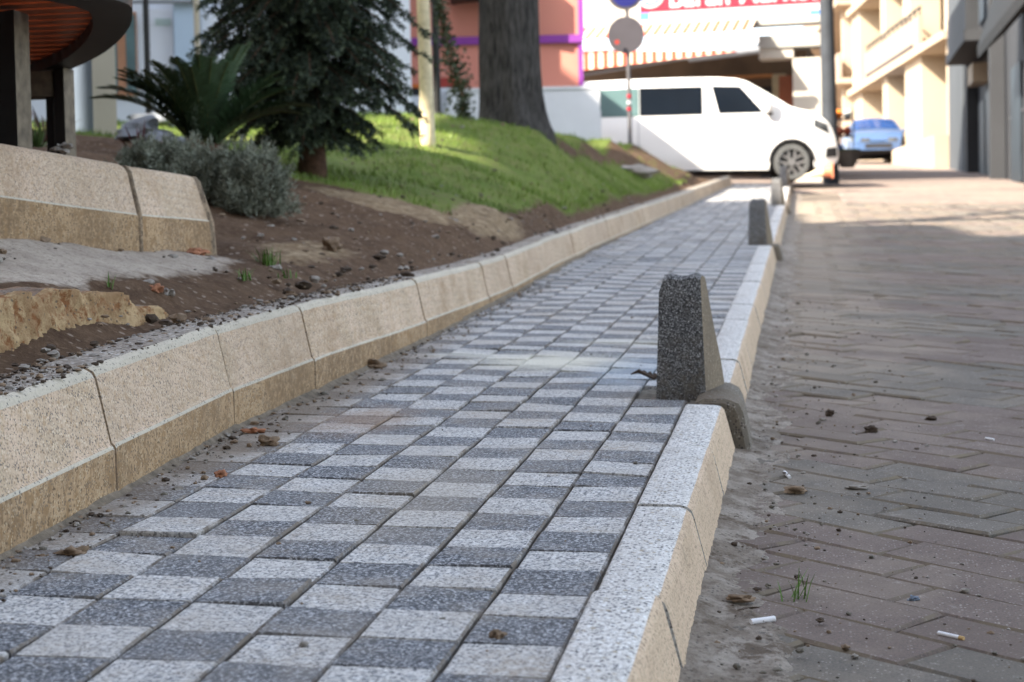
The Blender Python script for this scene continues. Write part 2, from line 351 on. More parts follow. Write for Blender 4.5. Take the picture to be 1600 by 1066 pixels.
# road bricks, laid in slanted rows with the ends lined up along the street
ra = Vector((.243, -.195)); rb = Vector((0, .2)); RZ = -.13
rl = ra.length; ru = ra / rl; rv = Vector((-ru.y, ru.x)); rw = abs(rb.dot(rv)); org = Vector((.165, 3.983))
bm_ = MB(); tones = []
for i in range(-3, 34):
    for j in range(-70, 165):
        p = org + ra * i + rb * j           # lower right corner of the brick
        if p.x < -.25 or p.x > 5.2 or p.y < 1.3 or p.y > 27.0: continue
        o = p - ra
        if o.x > 0.13 * p.y + 1.0: continue
        cy = p.y + .45 * math.sin(p.x * .8) + .3
        red = math.sin((cy - 3.05) * 2.9) > 0 or (4.9 < cy < 6.0)
        if cy < 3.05: red = False
        if noise.noise(Vector((i * 5.1, j * 3.7, 2))) > .42: red = not red
        g = .004; bv = .006; dz = random.gauss(0, .002); t1 = random.gauss(0, .0016); t2 = random.gauss(0, .0016)
        def q(a, b, z):
            w2 = o + ru * a + rv * b
            return G(w2.x, w2.y, RZ + z + dz + t1 * (a / rl - .5) * 2 + t2 * (b / rw - .5) * 2)
        a0, a1, b0, b1 = g, rl - g, g * .7, rw - g * .7
        P = [q(a0, b0, -.02), q(a1, b0, -.02), q(a1, b1, -.02), q(a0, b1, -.02),
             q(a0, b0, -bv), q(a1, b0, -bv), q(a1, b1, -bv), q(a0, b1, -bv),
             q(a0 + bv, b0 + bv, 0), q(a1 - bv, b0 + bv, 0), q(a1 - bv, b1 - bv, 0), q(a0 + bv, b1 - bv, 0)]
        F = [(8, 9, 10, 11)] + [(k, (k + 1) % 4, 4 + (k + 1) % 4, 4 + k) for k in range(4)] + [(4 + k, 4 + (k + 1) % 4, 8 + (k + 1) % 4, 8 + k) for k in range(4)]
        bm_.add(P, F, 0 if red else 1)
        tn_ = max(0, random.gauss(.3, .4)); tones += [(min(1, tn_), .05)] + [(min(1, tn_), 1.0)] * 8
road_ = structure(bm_.build("road", [m_brick_r, m_brick_g])); set_tone(road_, tones); road_["label"] = "street of worn reddish and grey block pavers in slanted rows"
m_roadbed = plain("road_bed", (.17, .14, .11), .95, .3, 40, bump=.004)
structure(sheet("road_bed", np.linspace(-.25, 14, 30), np.arange(-4, 33, .5), lambda x, y: RZ - .014, m_roadbed))
def road_far_mat():
    m, nt, b = new_mat("far_road", .9, .2); t = NT(nt)
    col = t.mix(t.ramp(t.noise(.8, 5), .35, .65), (.185, .145, .128), (.26, .205, .172))
    col = t.mix(t.ramp(t.noise(6, 5, .7), .5, .72), col, (.36, .30, .24)); t.l(col, b.inputs["Base Color"]); t.bump(t.noise(60, 4), .5, .004, b); return m
m_rfar = road_far_mat()
structure(sheet("side_street", np.linspace(-40, 40, 60), np.concatenate([np.arange(26.95, 32, .5), np.arange(32, 140, 3)]), lambda x, y: RZ - .004 if (x > -.2 or y > 31.4) else RZ - .2, m_rfar))
structure(sheet("ground", np.linspace(-150, 150, 40), np.linspace(-150, 350, 60), lambda x, y: -.9, plain("earth", (.2, .17, .13), .95)))

# mortar gutter between kerb and bricks
xs = np.linspace(-.19, .14, 42); ys = np.concatenate([np.arange(1.4, 4.6, .011), np.arange(4.6, 8, .022), np.arange(8, 31, .12)])
def gut(x, y):
    edge = -.055 + .085 * fbm(y * .9, 1.3, 0, 3, 3.2) + .02 * fbm(y, 4, 0, 2, 17)
    k = min(1, max(0, (edge + .055 - x) / .06)); k = k * k * (3 - 2 * k)
    top = .003 + .005 * fbm(x, y, 0, 4, 11) + .004 * fbm(x, y, 3, 2, 60) + .02 * max(0, (-.1 - x) / .09)
    return RZ - .030 + k * (.030 + top)
structure(sheet("gutter", xs, ys, gut, m_mortar, smooth=180))["label"] = "rough pale cement smeared along the foot of the outer kerb"

# ------------------------------------------------------------------ kerbs
def kerb_stone(mb, prof, mats, path, y0, y1, zoff, seed, n=7, gap=.0022):
    """prof: [(offset across, height)] open polyline; path(Y)->X; the stone follows it from y0 to y1"""
    pts = []; rs = random.Random(seed); dz = rs.gauss(0, .0022); dx = rs.gauss(0, .0018); tw = rs.gauss(0, .002)
    nst = 26 if y0 < 9 else 8; st = [0, .012] + [.012 + .976 * q / nst for q in range(1, nst)] + [.988, 1]
    xa, xb = path(y0), path(y1)
    for k, s in enumerate(st):
        y = y0 + gap + (y1 - y0 - 2 * gap) * s; x = xa + (xb - xa) * s
        ins = .0035 if k in (0, len(st) - 1) else 0
        row = []
        for j, (a, h) in enumerate(prof):
            nn = .0016 * noise.noise(Vector((a * 30 + seed, y * 9, h * 30))) + (.0022 * min(0, noise.noise(Vector((a * 60, y * 45 + seed, h * 60))) + .1) if y0 < 9 else 0)
            row.append(G(x + a + dx - (0 if j == 0 else 0) + nn + tw * (s - .5), y, zoff(y) + h + dz - ins * (1 if h > .05 else 0) + nn))
        pts.append(row)
    m = len(prof); vs = [p for r in pts for p in r]; fs = []; ms = []
    for k in range(len(st) - 1):
        for j in range(m - 1):
            fs.append((k * m + j, k * m + j + 1, (k + 1) * m + j + 1, (k + 1) * m + j)); ms.append(mats[j])
    o = len(mb.v); mb.add(vs, fs); mb.m[-len(fs):] = ms
    mb.add(pts[0], [tuple(range(m))], mats[-1]); mb.add(pts[-1], [tuple(range(m - 1, -1, -1))], mats[-1])
def kroot(name, label):
    o = bpy.data.objects.new(name, None); COL.objects.link(o); o["label"] = label; o["category"] = "kerb"; return structure(o)
# inner kerb: vertical lower face, leaning upper face, flat top
prof_in = [(0, -.1), (0.0, .0), (-.001, .096), (-.004, .103), (-.010, .108), (-.040, .240), (-.046, .252), (-.058, .259), (-.10, .260), (-.155, .260), (-.162, .255), (-.165, .1)]
mat_in = [1, 1, 2, 2, 0, 0, 3, 3, 3, 3, 3, 3]
prof_in = prof_in[::-1]; mat_in = [3, 3, 3, 3, 3, 0, 0, 0, 2, 1, 1, 1]
mat_in = [3, 3, 3, 3, 2, 2, 0, 0, 2, 1, 1, 0]
def bury(y): return -float(np.interp(y, [0, 5, 8.3, 14, 20, 31], [0, 0, -.065 * -1, .075, .085, .10]))
kin = kroot("kerb", "tall beige bevelled kerb between the chequered footpath and the planted bank")
joints = [.95, 1.7, 2.44, 3.28, 4.16, 4.86, 5.66, 6.4, 7.12] + [7.12 + .72 * k for k in range(1, 34)]
for k in range(len(joints) - 1):
    if joints[k] > 31: break
    mb = MB(); kerb_stone(mb, prof_in, mat_in, lkx, joints[k], joints[k + 1], bury, 11 + k, gap=.0035 if k < 7 else .002)
    mb.build("kerb_stone", [m_kface, m_klow, m_kedge, m_kdirt], kin, smooth=32)
mj = MB()   # mortar core seen in the joints
kj = [(-.155, .05), (-.155, .250), (-.066, .250), (-.050, .235), (-.018, .108), (-.009, .09), (-.009, -.05)]
kerb_core = []
ysj = [j for j in joints if j < 31.5]
vs = []; m = len(kj)
for y in ysj:
    for a, h in kj: vs.append(G(lkx(y) + a, y, bury(y) + h))
mj.add(vs, [(i * m + j, i * m + j + 1, (i + 1) * m + j + 1, (i + 1) * m + j) for i in range(len(ysj) - 1) for j in range(m - 1)])
mj.build("joint_filling", plain("kerb_joint", (.12, .115, .105), .95, .3, 40), kin)
# outer kerb towards the road, low, interrupted by the bollard feet
KX0, KX1 = -.311, -.203
prof_out = [(.0, -.06), (.0, -.004), (.003, .0), (.008, .002), (.085, .002), (.099, -.002), (.108, -.010), (.113, -.024), (.142, -.128), (.146, -.2)]
mat_out = [0, 0, 0, 0, 0, 0, 1, 1, 1, 1]
mat_out = [0, 0, 0, 0, 0, 1, 1, 1, 1, 0]
def okx(Y): return float(np.interp(Y, [0, 5, 7, 14, 31, 33], [KX0, KX0, KX0 - .008, KX0 - .012, KX0 - .015, KX0 - .015]))
BOLL = [5.02, 13.35, 22.5, 30.4]
kout = kroot("kerb", "low speckled kerb with tan outer face beside the block paved street")
y = .55; segs = []
cuts = [(b - .20, b + .20) for b in BOLL]
cur = 4.76
lst = [(4.76 - .70 * (k + 1) - (.02 * k), 4.76 - .70 * k - (.02 * k)) for k in range(7)]
lst = [(4.06, 4.76), (3.335, 4.06), (2.635, 3.335), (1.93, 2.635), (1.23, 1.93), (.5, 1.23)]
segs = lst[:]
ends = [5.16] + [b + .17 for b in BOLL[1:3]]; nxt = [b - .17 for b in BOLL[1:4]]
for a, b in zip(ends, nxt):
    n = round((b - a) / .7); st = (b - a) / n
    segs += [(a + st * k, a + st * (k + 1)) for k in range(n)]
segs.append((30.57, 31.3))
for k, (a, b) in enumerate(segs):
    mb = MB(); kerb_stone(mb, prof_out, mat_out, okx, a, b, lambda y: .004, 90 + k, gap=.0034)
    mb.build("kerb_stone", [m_ktop, m_kinner], kout, smooth=32)
mj = MB(); kj = [(.006, -.05), (.006, -.008), (.092, -.010), (.104, -.026), (.132, -.128), (.132, -.2)]; m = len(kj); vs = []
ysj = sorted([s[0] for s in segs] + [31.3])
ysj = [y for y in ysj]
for y in ysj:
    for a, h in kj: vs.append(G(okx(y) + a, y, .002 + h))
mj.add(vs, [(i * m + j, i * m + j + 1, (i + 1) * m + j + 1, (i + 1) * m + j) for i in range(len(ysj) - 1) for j in range(m - 1)])
mj.build("joint_filling", plain("kerb_joint_dark", (.13, .115, .095), .95, .3, 40), kout)

# ------------------------------------------------------------------ bollards
def bollard(Yb, label, lean=0, seed=0):
    base = G(-.33, Yb, 0)
    r = root("bollard", label, "bollard", "terrazzo bollards along the outer kerb", base)
    def L(x, y, z): return G(x, Yb + y, z) - base
    # wedge: front face nearly upright, back leaning in; profile in (y,z), width changes with height
    prof = [(-.095, -.04), (-.094, .0), (-.086, .15), (-.078, .30), (-.070, .342), (-.052, .352), (-.02, .352), (.004, .345), (.018, .325), (.05, .21), (.085, .10), (.105, .03), (.112, -.04)]
    mb = MB(); n = len(prof); vs = []; NX = 9
    xl, xr = -.404, -.262
    for j in range(NX):
        f = j / (NX - 1)
        for (yy, zz) in prof:
            q = max(0, min(1, zz / .35)); bk = max(0, min(1, (yy + .09) / .18)); wl = xl + .004 * q + (.012 if zz > .33 else 0); wr = xr - .024 * q + (.046 - .026 * q) * bk
            e = 1 if 0 < j < NX - 1 else 0
            x = wl + (wr - wl) * (f if e else f)
            ins = 0 if e else .006
            yq = yy * (1 - ins * 3) ; zq = zz - (ins if zz > .3 else 0)
            dip = -.006 * math.exp(-((f - .42) / .18) ** 2) + .006 * noise.noise(Vector((f * 4, seed, 1))) if zz > .33 else 0
            nn = .0022 * noise.noise(Vector((x * 26 + seed, yy * 26, zz * 26)))
            vs.append(L(x + lean * q * .02, yq + nn, zq + dip + nn))
    fs = []; ms = []
    for j in range(NX - 1):
        for k in range(n - 1): fs.append((j * n + k, (j + 1) * n + k, (j + 1) * n + k + 1, j * n + k + 1)); ms.append(0)
    fs.append(tuple(range(n))); ms.append(0); fs.append(tuple((NX - 1) * n + k for k in range(n - 1, -1, -1))); ms.append(1)
    mb.add(vs, fs); mb.m = ms
    mb.build("post", [m_boll, m_bollside], r, smooth=35)
    # foot block filling the gap in the kerb and running down to the road
    mb = MB(); pr = [(-.30, -.10), (-.285, .008), (-.262, .020), (-.205, .018), (-.178, .006), (-.166, -.016), (-.150, -.07), (-.135, -.15), (-.13, -.2)]
    if Yb > 6: pr = [(a, min(h, .004)) for a, h in pr]
    n = len(pr); ysn = [-.245, -.235, -.10, .0, .10, .13, .138] if Yb < 6 else [-.168, -.16, -.05, .05, .16, .168]
    vs = []
    for k, yy in enumerate(ysn):
        for (a, h) in pr:
            e = .012 if k in (0, len(ysn) - 1) else 0
            nn = .004 * noise.noise(Vector((a * 18, yy * 18 + seed, h * 20)))
            vs.append(L(a - (e if a > -.2 else 0) + nn * .5 + (.012 if yy < -.05 and Yb < 6 and a > -.2 else 0), yy, h - e + nn))
    fs = [(i * n + j, i * n + j + 1, (i + 1) * n + j + 1, (i + 1) * n + j) for i in range(len(ysn) - 1) for j in range(n - 1)]
    mb.add(vs, fs); mb.add(vs[:n], [tuple(range(n))]); mb.add(vs[-n:], [tuple(range(n - 1, -1, -1))])
    mb.build("foot", m_footm, r, smooth=40)
    return r
m_footm = terrazzo("bollard_foot", (.20, .175, .14), [((.4, .37, .32), 220, .8, .38), ((.06, .05, .045), 180, .66, .42)], dirt=(.15, .11, .07), dirt_amt=.9, dirt_pos=(.4, .6), bump=.0025)
bollard(BOLL[0], "largest dark wedge bollard with a blotchy speckled face and a foot spilling over the kerb", 0, 1)
bollard(BOLL[1], "second dark wedge bollard up the footpath, with a pale bluish stained top", 0, 5)
bollard(BOLL[2], "third small bollard, standing where the sunlit strip of footpath begins", 0, 8)
bollard(BOLL[3], "smallest and farthest bollard, in front of the van wheel", 0, 12)

# ------------------------------------------------------------------ planted bank
ctrl = []
for y in np.arange(1.0, 32, 1.2):
    p = G(lkx(y) - .13, y, .250 + bury(y)); ctrl.append(p)
for q in [(0, 372, 4.85), (110, 380, 5.2), (220, 392, 5.55), (300, 396, 6.0), (350, 402, 6.3), (0, 430, 4.35), (120, 440, 4.5), (240, 440, 4.9), (340, 430, 5.35),
          (0, 466, 3.90), (110, 468, 4.14), (215, 485, 4.43),
          (410, 415, 5.9), (450, 400, 6.4), (360, 340, 7.3), (450, 330, 8), (300, 262, 9.2), (430, 290, 9.3), (485, 278, 10.4), (450, 240, 12), (450, 205, 14), (200, 255, 8.4), (200, 218, 10.5), (200, 195, 13), (60, 235, 8), (60, 210, 10.5), (60, 190, 13),
          (560, 385, 7.2), (600, 340, 8.5), (600, 285, 10.5), (600, 232, 12.5), (600, 190, 15), (560, 178, 16.5),
          (700, 385, 8.2), (700, 340, 9.3), (700, 300, 10.5), (700, 250, 12.3), (700, 212, 14.2), (760, 200, 15.6), (660, 195, 15.3), (840, 204, 16.2), (862, 205, 18),
          (820, 350, 10.5), (820, 300, 12.4), (820, 255, 14.3), (820, 222, 15.3), (900, 330, 12.7), (900, 295, 15), (900, 255, 17.5), (900, 209, 20),
          (1000, 295, 19.5), (1000, 270, 22), (1000, 240, 25), (1060, 285, 24), (1060, 262, 27), (1110, 275, 28.5), (950, 215, 23), (985, 223, 26)]:
    ctrl.append(at(*q))
for (X, Y, z) in [(-9, 4, 1.35), (-9, 10, 1.5), (-12, 16, 1.75), (-7, 18, 1.75), (-5, 22, 1.9), (-12, 24, 2.0), (-16, 8, 1.5), (-20, 22, 2.1), (-20, 0, 1.2), (-5, 28, 2.0), (-3.2, 28.5, 2.0), (-10, 30, 2.2), (-20, 31, 2.2), (-9, -4, .9), (-3, 0, .35), (-5.5, 6.5, 1.15), (-3.6, 7.0, 1.12), (-3.3, 5.6, 1.08)]:
    ctrl.append(Vector((X, Y, z)))
C = np.array([[p.x, p.y, p.z] for p in ctrl]); N_ = len(C)
def phi(r): return r
D = np.sqrt(((C[:, None, :2] - C[None, :, :2]) ** 2).sum(-1))
A = np.zeros((N_ + 3, N_ + 3)); A[:N_, :N_] = phi(D) - np.eye(N_) * .02; A[:N_, N_] = 1; A[:N_, N_ + 1:] = C[:, :2]; A[N_, :N_] = 1; A[N_ + 1:, :N_] = C[:, :2].T
W_ = np.linalg.solve(A, np.concatenate([C[:, 2], np.zeros(3)]))
def terr(x, y):
    x = np.atleast_1d(x).astype(float); y = np.atleast_1d(y).astype(float)
    d = np.sqrt((x[:, None] - C[None, :, 0]) ** 2 + (y[:, None] - C[None, :, 1]) ** 2)
    return phi(d) @ W_[:N_] + W_[N_] + W_[N_ + 1] * x + W_[N_ + 2] * y
def tz(x, y): return float(terr(x, y)[0])
def inpoly(x, y, poly):
    c = np.zeros(len(x), bool); n = len(poly)
    for i in range(n):
        x0, y0 = poly[i]; x1, y1 = poly[(i + 1) % n]
        k = ((y0 > y) != (y1 > y)) & (x < (x1 - x0) * (y - y0) / (y1 - y0 + 1e-12) + x0); c ^= k
    return c
def wp(px, py, d): p = at(px, py, d); return (p.x, p.y)
lawn_poly = [wp(470, 290, 9.9), wp(560, 300, 9.8), wp(700, 322, 9.8), wp(800, 325, 11.4), wp(900, 318, 13.3), wp(985, 305, 17.6), wp(1035, 297, 21), wp(1080, 283, 26), (-2.0, 30), (-12, 30), (-12, 14), (-7, 11), wp(330, 262, 10.4)]
cem_poly = [wp(-300, 372, 4.5), wp(0, 366, 4.9), wp(220, 390, 5.6), wp(350, 398, 6.3), wp(392, 415, 5.9), wp(330, 432, 5.3), wp(230, 432, 4.9), wp(150, 455, 4.5), wp(0, 462, 4.1), wp(-300, 470, 3.6)]
dry_poly = [wp(470, 300, 9.6), wp(600, 300, 10), wp(740, 300, 11), wp(820, 320, 11.3), wp(820, 350, 10.2), wp(700, 350, 9.0), wp(560, 320, 8.9)]
dry2 = [wp(400, 378, 6.8), wp(560, 385, 7.2), wp(560, 400, 6.9), wp(430, 420, 6.0)]
dry3 = [wp(855, 204, 16.8), wp(950, 212, 22.5), wp(990, 222, 26), wp(1110, 272, 28.5), wp(1060, 284, 24), wp(985, 258, 21.5), wp(880, 232, 17.2)]
gy = np.concatenate([np.arange(0, 3, .15), np.arange(3, 11, .045), np.arange(11, 20, .09), np.arange(20, 32.2, .25)])
gx = np.concatenate([-np.arange(30, 6, -1.2), -np.arange(6, 3.4, -.12), -np.arange(3.4, 1.4, -.04)])
# columns follow the kerb so that the sheet ends on the stones' backs
vv = []; nx = len(gx)
for y in gy:
    off = lkx(y) + 1.4 - .06
    for x in gx:
        k = max(0, min(1, (x + 3.4) / 2)); vv.append((x + off * k, y))
vv = np.array(vv)
# street frame Y differs little from world y; use world coordinates directly
H = np.concatenate([terr(vv[i:i + 4000, 0], vv[i:i + 4000, 1]) for i in range(0, len(vv), 4000)])
lawn = inpoly(vv[:, 0], vv[:, 1], lawn_poly); cem = inpoly(vv[:, 0], vv[:, 1], cem_poly); dry = inpoly(vv[:, 0], vv[:, 1], dry_poly) | inpoly(vv[:, 0], vv[:, 1], dry2)
dk = inpoly(vv[:, 0], vv[:, 1], dry3)
hz = np.array([fbm(x, y, 0, 4, 3.0) for x, y in vv]); hf = np.array([noise.noise(Vector((x * 26, y * 26, 2))) + .6 * noise.noise(Vector((x * 60, y * 60, 5))) for x, y in vv])
back = np.array([lkx(y) - .165 for y in vv[:, 1]]); near = np.clip((back - vv[:, 0]) / .25, 0, 1)
H2 = H + hz * .03 * near * np.where(cem, .5, 1) * np.where(lawn, .35, 1) + hf * .009 * (.35 + .65 * near) * np.where(lawn, .3, 1)
ktop = np.array([G(lkx(y) - .13, y, .252 + bury(y)).z for y in vv[:, 1]])
bl = np.clip(1 - (back - vv[:, 0]) / .16, 0, 1); H2 = H2 * (1 - bl) + (ktop + hf * .004) * bl
tm = MB(); tm.add([(vv[i, 0], vv[i, 1], H2[i]) for i in range(len(vv))], [(j * nx + i, j * nx + i + 1, (j + 1) * nx + i + 1, (j + 1) * nx + i) for j in range(len(gy) - 1) for i in range(nx - 1)])
terrain = structure(tm.build("terrain", m_ground, smooth=180)); terrain["label"] = "planted bank of brown soil and lawn rising behind the kerb"
ca = terrain.data.color_attributes.new("cover", 'FLOAT_COLOR', 'POINT')
def soften(mask):
    g = mask.reshape(len(gy), nx).astype(float)
    for _ in range(3):
        g[1:-1] = (g[:-2] + 2 * g[1:-1] + g[2:]) / 4; g[:, 1:-1] = (g[:, :-2] + 2 * g[:, 1:-1] + g[:, 2:]) / 4
    return g.ravel()
lw = soften(lawn & ~dk); cols = np.stack([lw * .62 + soften(lawn & dk) * .06, soften(cem) * .72, soften(dry) * .6, np.ones(len(vv))], 1)
ca.data.foreach_set("color", cols.astype(np.float32).ravel())

def tuft(mb, x, y, z, n, h, spread, rs, m=0, wd=.0022):
    for _ in range(n):
        a = rs.random() * 6.283; l = h * (.5 + rs.random() * .6); b = rs.random() * spread
        dx, dy = math.cos(a), math.sin(a); px_, py_ = -dy * wd, dx * wd
        x0 = x + rs.gauss(0, spread * .25); y0 = y + rs.gauss(0, spread * .25)
        p = [(x0 + px_, y0 + py_, z), (x0 - px_, y0 - py_, z), (x0 + dx * b * .45 + px_ * .8, y0 + dy * b * .45 + py_ * .8, z + l * .6), (x0 + dx * b * .45 - px_ * .8, y0 + dy * b * .45 - py_ * .8, z + l * .6), (x0 + dx * b, y0 + dy * b, z + l)]
        mb.add(p, [(0, 1, 3, 2), (2, 3, 4)], m)
m_blade = plain("grass_blade", (.135, .205, .03), .55, .3, 3, spec=.3)
m_weed = plain("weed_blade", (.10, .19, .035), .5, .25, 30)
rs = random.Random(3)
gm = MB(); cand = []
for _ in range(52000):
    y = 9.0 + rs.random() ** 1.15 * 20; x = -1.6 - rs.random() ** 1.3 * 8
    cand.append((x, y))
cand = np.array(cand); ok = inpoly(cand[:, 0], cand[:, 1], lawn_poly) & (rng.random(len(cand)) > .93 * inpoly(cand[:, 0], cand[:, 1], dry3)); cand = cand[ok]
hh = np.concatenate([terr(cand[i:i + 4000, 0], cand[i:i + 4000, 1]) for i in range(0, len(cand), 4000)])
V = []; F = []
for (x, y), z in zip(cand, hh):
    nz = noise.noise(Vector((x * 1.3, y * 1.3, 4)))
    if nz < -.22 + .1 * rs.random() and y < 15: continue
    k = 2
    for _ in range(k):
        a = rs.random() * 6.283; l = .022 + rs.random() * .028; o = len(V); wd = .004
        x0 = x + rs.gauss(0, .012); y0 = y + rs.gauss(0, .012)
        V += [(x0 - wd * math.cos(a), y0 - wd * math.sin(a), z - .005), (x0 + wd * math.cos(a), y0 + wd * math.sin(a), z - .005), (x0 + rs.gauss(0, .012), y0 + rs.gauss(0, .012), z + l)]
        F.append((o, o + 1, o + 2))
gm.add(V, F); g = gm.build("grass", m_blade); g["kind"] = "stuff"; g["label"] = "short green lawn grass growing on the bank"

# loose clods, pebbles and litter on the soil, one countless scatter
def scatter(name, pts, mats, label, rr=(.004, .014)):
    mb = MB()
    for i, (p, sc) in enumerate(pts):
        r = (rr[0] + (rr[1] - rr[0]) * rs.random() ** 3.5) * sc
        mb.blob(p + Vector((0, 0, r * .25)), r, rs.randrange(len(mats)), 1 if len(pts) < 2100 else 0, (1 + rs.random() * .5, 1 + rs.random() * .5, .6 + rs.random() * .3), .38, i)
    o = mb.build(name, mats, smooth=50); o["kind"] = "stuff"; o["label"] = label; return o
pts = []
for _ in range(1100):
    y = 3.2 + rs.random() ** 1.5 * 14; x = lkx(y) - .08 - rs.random() ** 1.6 * 1.9
    if x < -1.60 and y < 5.0 and x > -2.05: continue
    pts.append((x, y, .7 + .6 * rs.random()))
ph = terr(np.array([p[0] for p in pts]), np.array([p[1] for p in pts]))
scatter("gravel", [(Vector((p[0], p[1], h)), p[2]) for p, h in zip(pts, ph)], [m_darkclod, m_clod, m_darkclod, m_pebble, m_clod], "small clods and stones lying on the dark soil", (.004, .015))
# grit on top of the inner kerb and along its foot
pts = []
for _ in range(2600):
    y = 2.4 + rs.random() ** 1.7 * 4.0; pts.append((G(lkx(y) - .17 + rs.random() ** 1.7 * .125, y, .26 + bury(y)), .35 + .4 * rs.random()))
scatter("grit", pts, [m_darkclod, m_clod, m_pebble, m_darkclod], "grit and crumbs of soil spilt on the inner kerb's top", (.0022, .012))
pts = []
for _ in range(1700):
    y = 2.3 + rs.random() ** 1.2 * 7; pts.append((G(lkx(y) + rs.random() ** 2.6 * .13, y, .001), .3 + .5 * rs.random()))
for _ in range(150):
    y = 2.0 + rs.random() * 6; pts.append((G(-1.3 + rs.random() * .95, y, .001), .3 + .35 * rs.random()))
scatter("grit", pts, [m_clod, m_joint, m_pebble, m_clod, m_darkclod], "sandy grit in the corner between chequered pavers and inner kerb", (.0022, .011))
pts = []
for _ in range(1300):
    y = 2.2 + rs.random() ** 1.3 * 8; x = -.17 + rs.random() ** 1.7 * .55; pts.append((G(x, y, RZ + .008 if x < .05 else RZ + .001), .3 + .45 * rs.random()))
for _ in range(130):
    y = 2.2 + rs.random() * 7; pts.append((G(rs.random() * 1.3, y, RZ + .001), .25 + .3 * rs.random()))
scatter("grit", pts, [m_clod, m_pebble, m_darkclod, m_joint], "grit and cement crumbs lying along the street gutter", (.0022, .011))
# sandy dirt fillet along the foot of the inner kerb
structure(sheet("dirt_fillet", np.linspace(0, 1, 9), np.arange(2.0, 12, .03), lambda x, y: 0, m_joint)) if False else None
mb = MB(); ysn = np.arange(2.0, 14, .03); vs = []
for y in ysn:
    wdt = .035 + .03 * fbm(y, 1, 0, 3, 2.2) + .012 * fbm(y, 5, 0, 2, 14)
    for k in range(6):
        f = k / 5; vs.append(G(lkx(y) - .004 + f * max(.012, wdt), y, .016 * (1 - f) ** 2 - .004 * f + .003 * noise.noise(Vector((f * 9, y * 30, 1)))))
mb.add(vs, [(i * 6 + j, i * 6 + j + 1, (i + 1) * 6 + j + 1, (i + 1) * 6 + j) for i in range(len(ysn) - 1) for j in range(5)])
o = mb.build("dirt", plain("sandy_dirt", (.17, .14, .105), .97, .4, 35, bump=.004), smooth=180); o["kind"] = "stuff"; o["label"] = "dark sandy dirt packed against the foot of the inner kerb"

# notable single lumps
def lump(name, p, r, mat, label, sq=(1, 1, .65), seed=0, cat="stone", rough=.6):
    mb = MB(); mb.blob((0, 0, r * sq[2] * .6), r, 0, 2, sq, rough, seed); o = mb.build(name, mat, smooth=60); o.location = p; return tag(o, label, cat)
def pav(px, py, h=0):   # pavement point seen at a photo position
    d = 3.0
    for _ in range(30):
        p = at(px, py, d); Y = p.dot(XQ_Y); g = (p.dot(XQ_Z) - crv(Y) - h); r = ray(px, py).dot(XQ_Z); d -= g / (r - .01)
    return at(px, py, d)
lump("clod", pav(420, 694), .017, m_clod, "brown clod on the chequered pavers beside a reddish smear", (1.3, 1, .7), 3, "clod")
lump("clod", pav(396, 676), .014, m_brickbit, "flat reddish clod touching the foot of the inner kerb", (1.6, 1, .5), 8, "clod")
lump("clod", pav(114, 868), .015, m_clod, "pair of pale brown crumbs stuck together near the kerb foot", (1.4, 1, .6), 5, "clod")
lump("clod", pav(345, 745), .012, m_brickbit, "small reddish lump on a light paver near the left kerb", (1, 1, .8), 6, "clod")
lump("clod", pav(778, 997), .010, m_clod, "round tan crumb on a dark paver at the bottom", (1, 1, .8), 7, "clod")
lump("stone", pav(583, 575), .024, m_clod, "rounded brown stone where pavers meet the kerb foot", (1.2, 1, .7), 9)
lump("stone", pav(1243, 770, RZ), .018, m_clod, "brown pebble half sunk at the mortar's edge by the street", (1.5, 1, .6), 11)
lump("stone", pav(1360, 675, RZ), .014, m_darkclod, "dark round clod on the reddish street pavers", (1.2, 1, .9), 12, "clod")
lump("stone", pav(1296, 649, RZ), .012, m_darkclod, "small dark clod left of the other on the street", (1.1, 1, .9), 13, "clod")
lump("stone", pav(1455, 657, RZ), .012, m_darkclod, "dark crumb beside the sandy patch of the street", (1.4, 1, .7), 14, "clod")
lump("stone", pav(1340, 764, RZ), .012, m_pebble, "flat brownish chip lying on grey street pavers", (2.0, 1, .45), 15)
lump("stone", pav(1157, 938, RZ + .01), .014, m_clod, "flat brown stone in the gutter above the dead leaf", (1.5, 1, .45), 16)
lump("stone", pav(1428, 939, RZ), .007, plain("blue_grey_stone", (.16, .2, .26), .6), "tiny blue grey stone in a joint between reddish pavers", (1.3, 1, .8), 17)
def onsoil(px, py, d): p = at(px, py, d); return Vector((p.x, p.y, tz(p.x, p.y)))
lump("stone", onsoil(228, 452, 4.75), .020, m_pebble, "pale broken pebble on soil above the ochre stone", (1.1, 1, .8), 21)
lump("stone", onsoil(262, 456, 4.75), .014, m_pebble, "small pale pebble right of the red brick crumb", (1.1, 1, .8), 22)
lump("brick_crumb", onsoil(244, 459, 4.72), .019, m_brickbit, "red brown brick crumb between two pale pebbles", (1, 1, .8), 23, "crumb")
lump("brick_crumb", onsoil(308, 398, 5.9), .024, m_brickbit, "dark red lump at the foot of the upper kerb", (1.5, 1, .6), 24, "crumb")
lump("stone", onsoil(518, 402, 6.9), .035, m_clod, "tan angular stone on the dark soil bed", (1, 1, 1), 25)
lump("cement_crumb", at(97, 234, 5.33), .017, m_pebble, "small white cement crumb on the upper kerb's top edge", (1.5, 1, .7), 26, "crumb", 1.2)
lump("stone", onsoil(985, 277, 21.3), .15, m_pebble, "long pale flat stone at the end of the sunlit lawn", (1.9, 1, .5), 31)

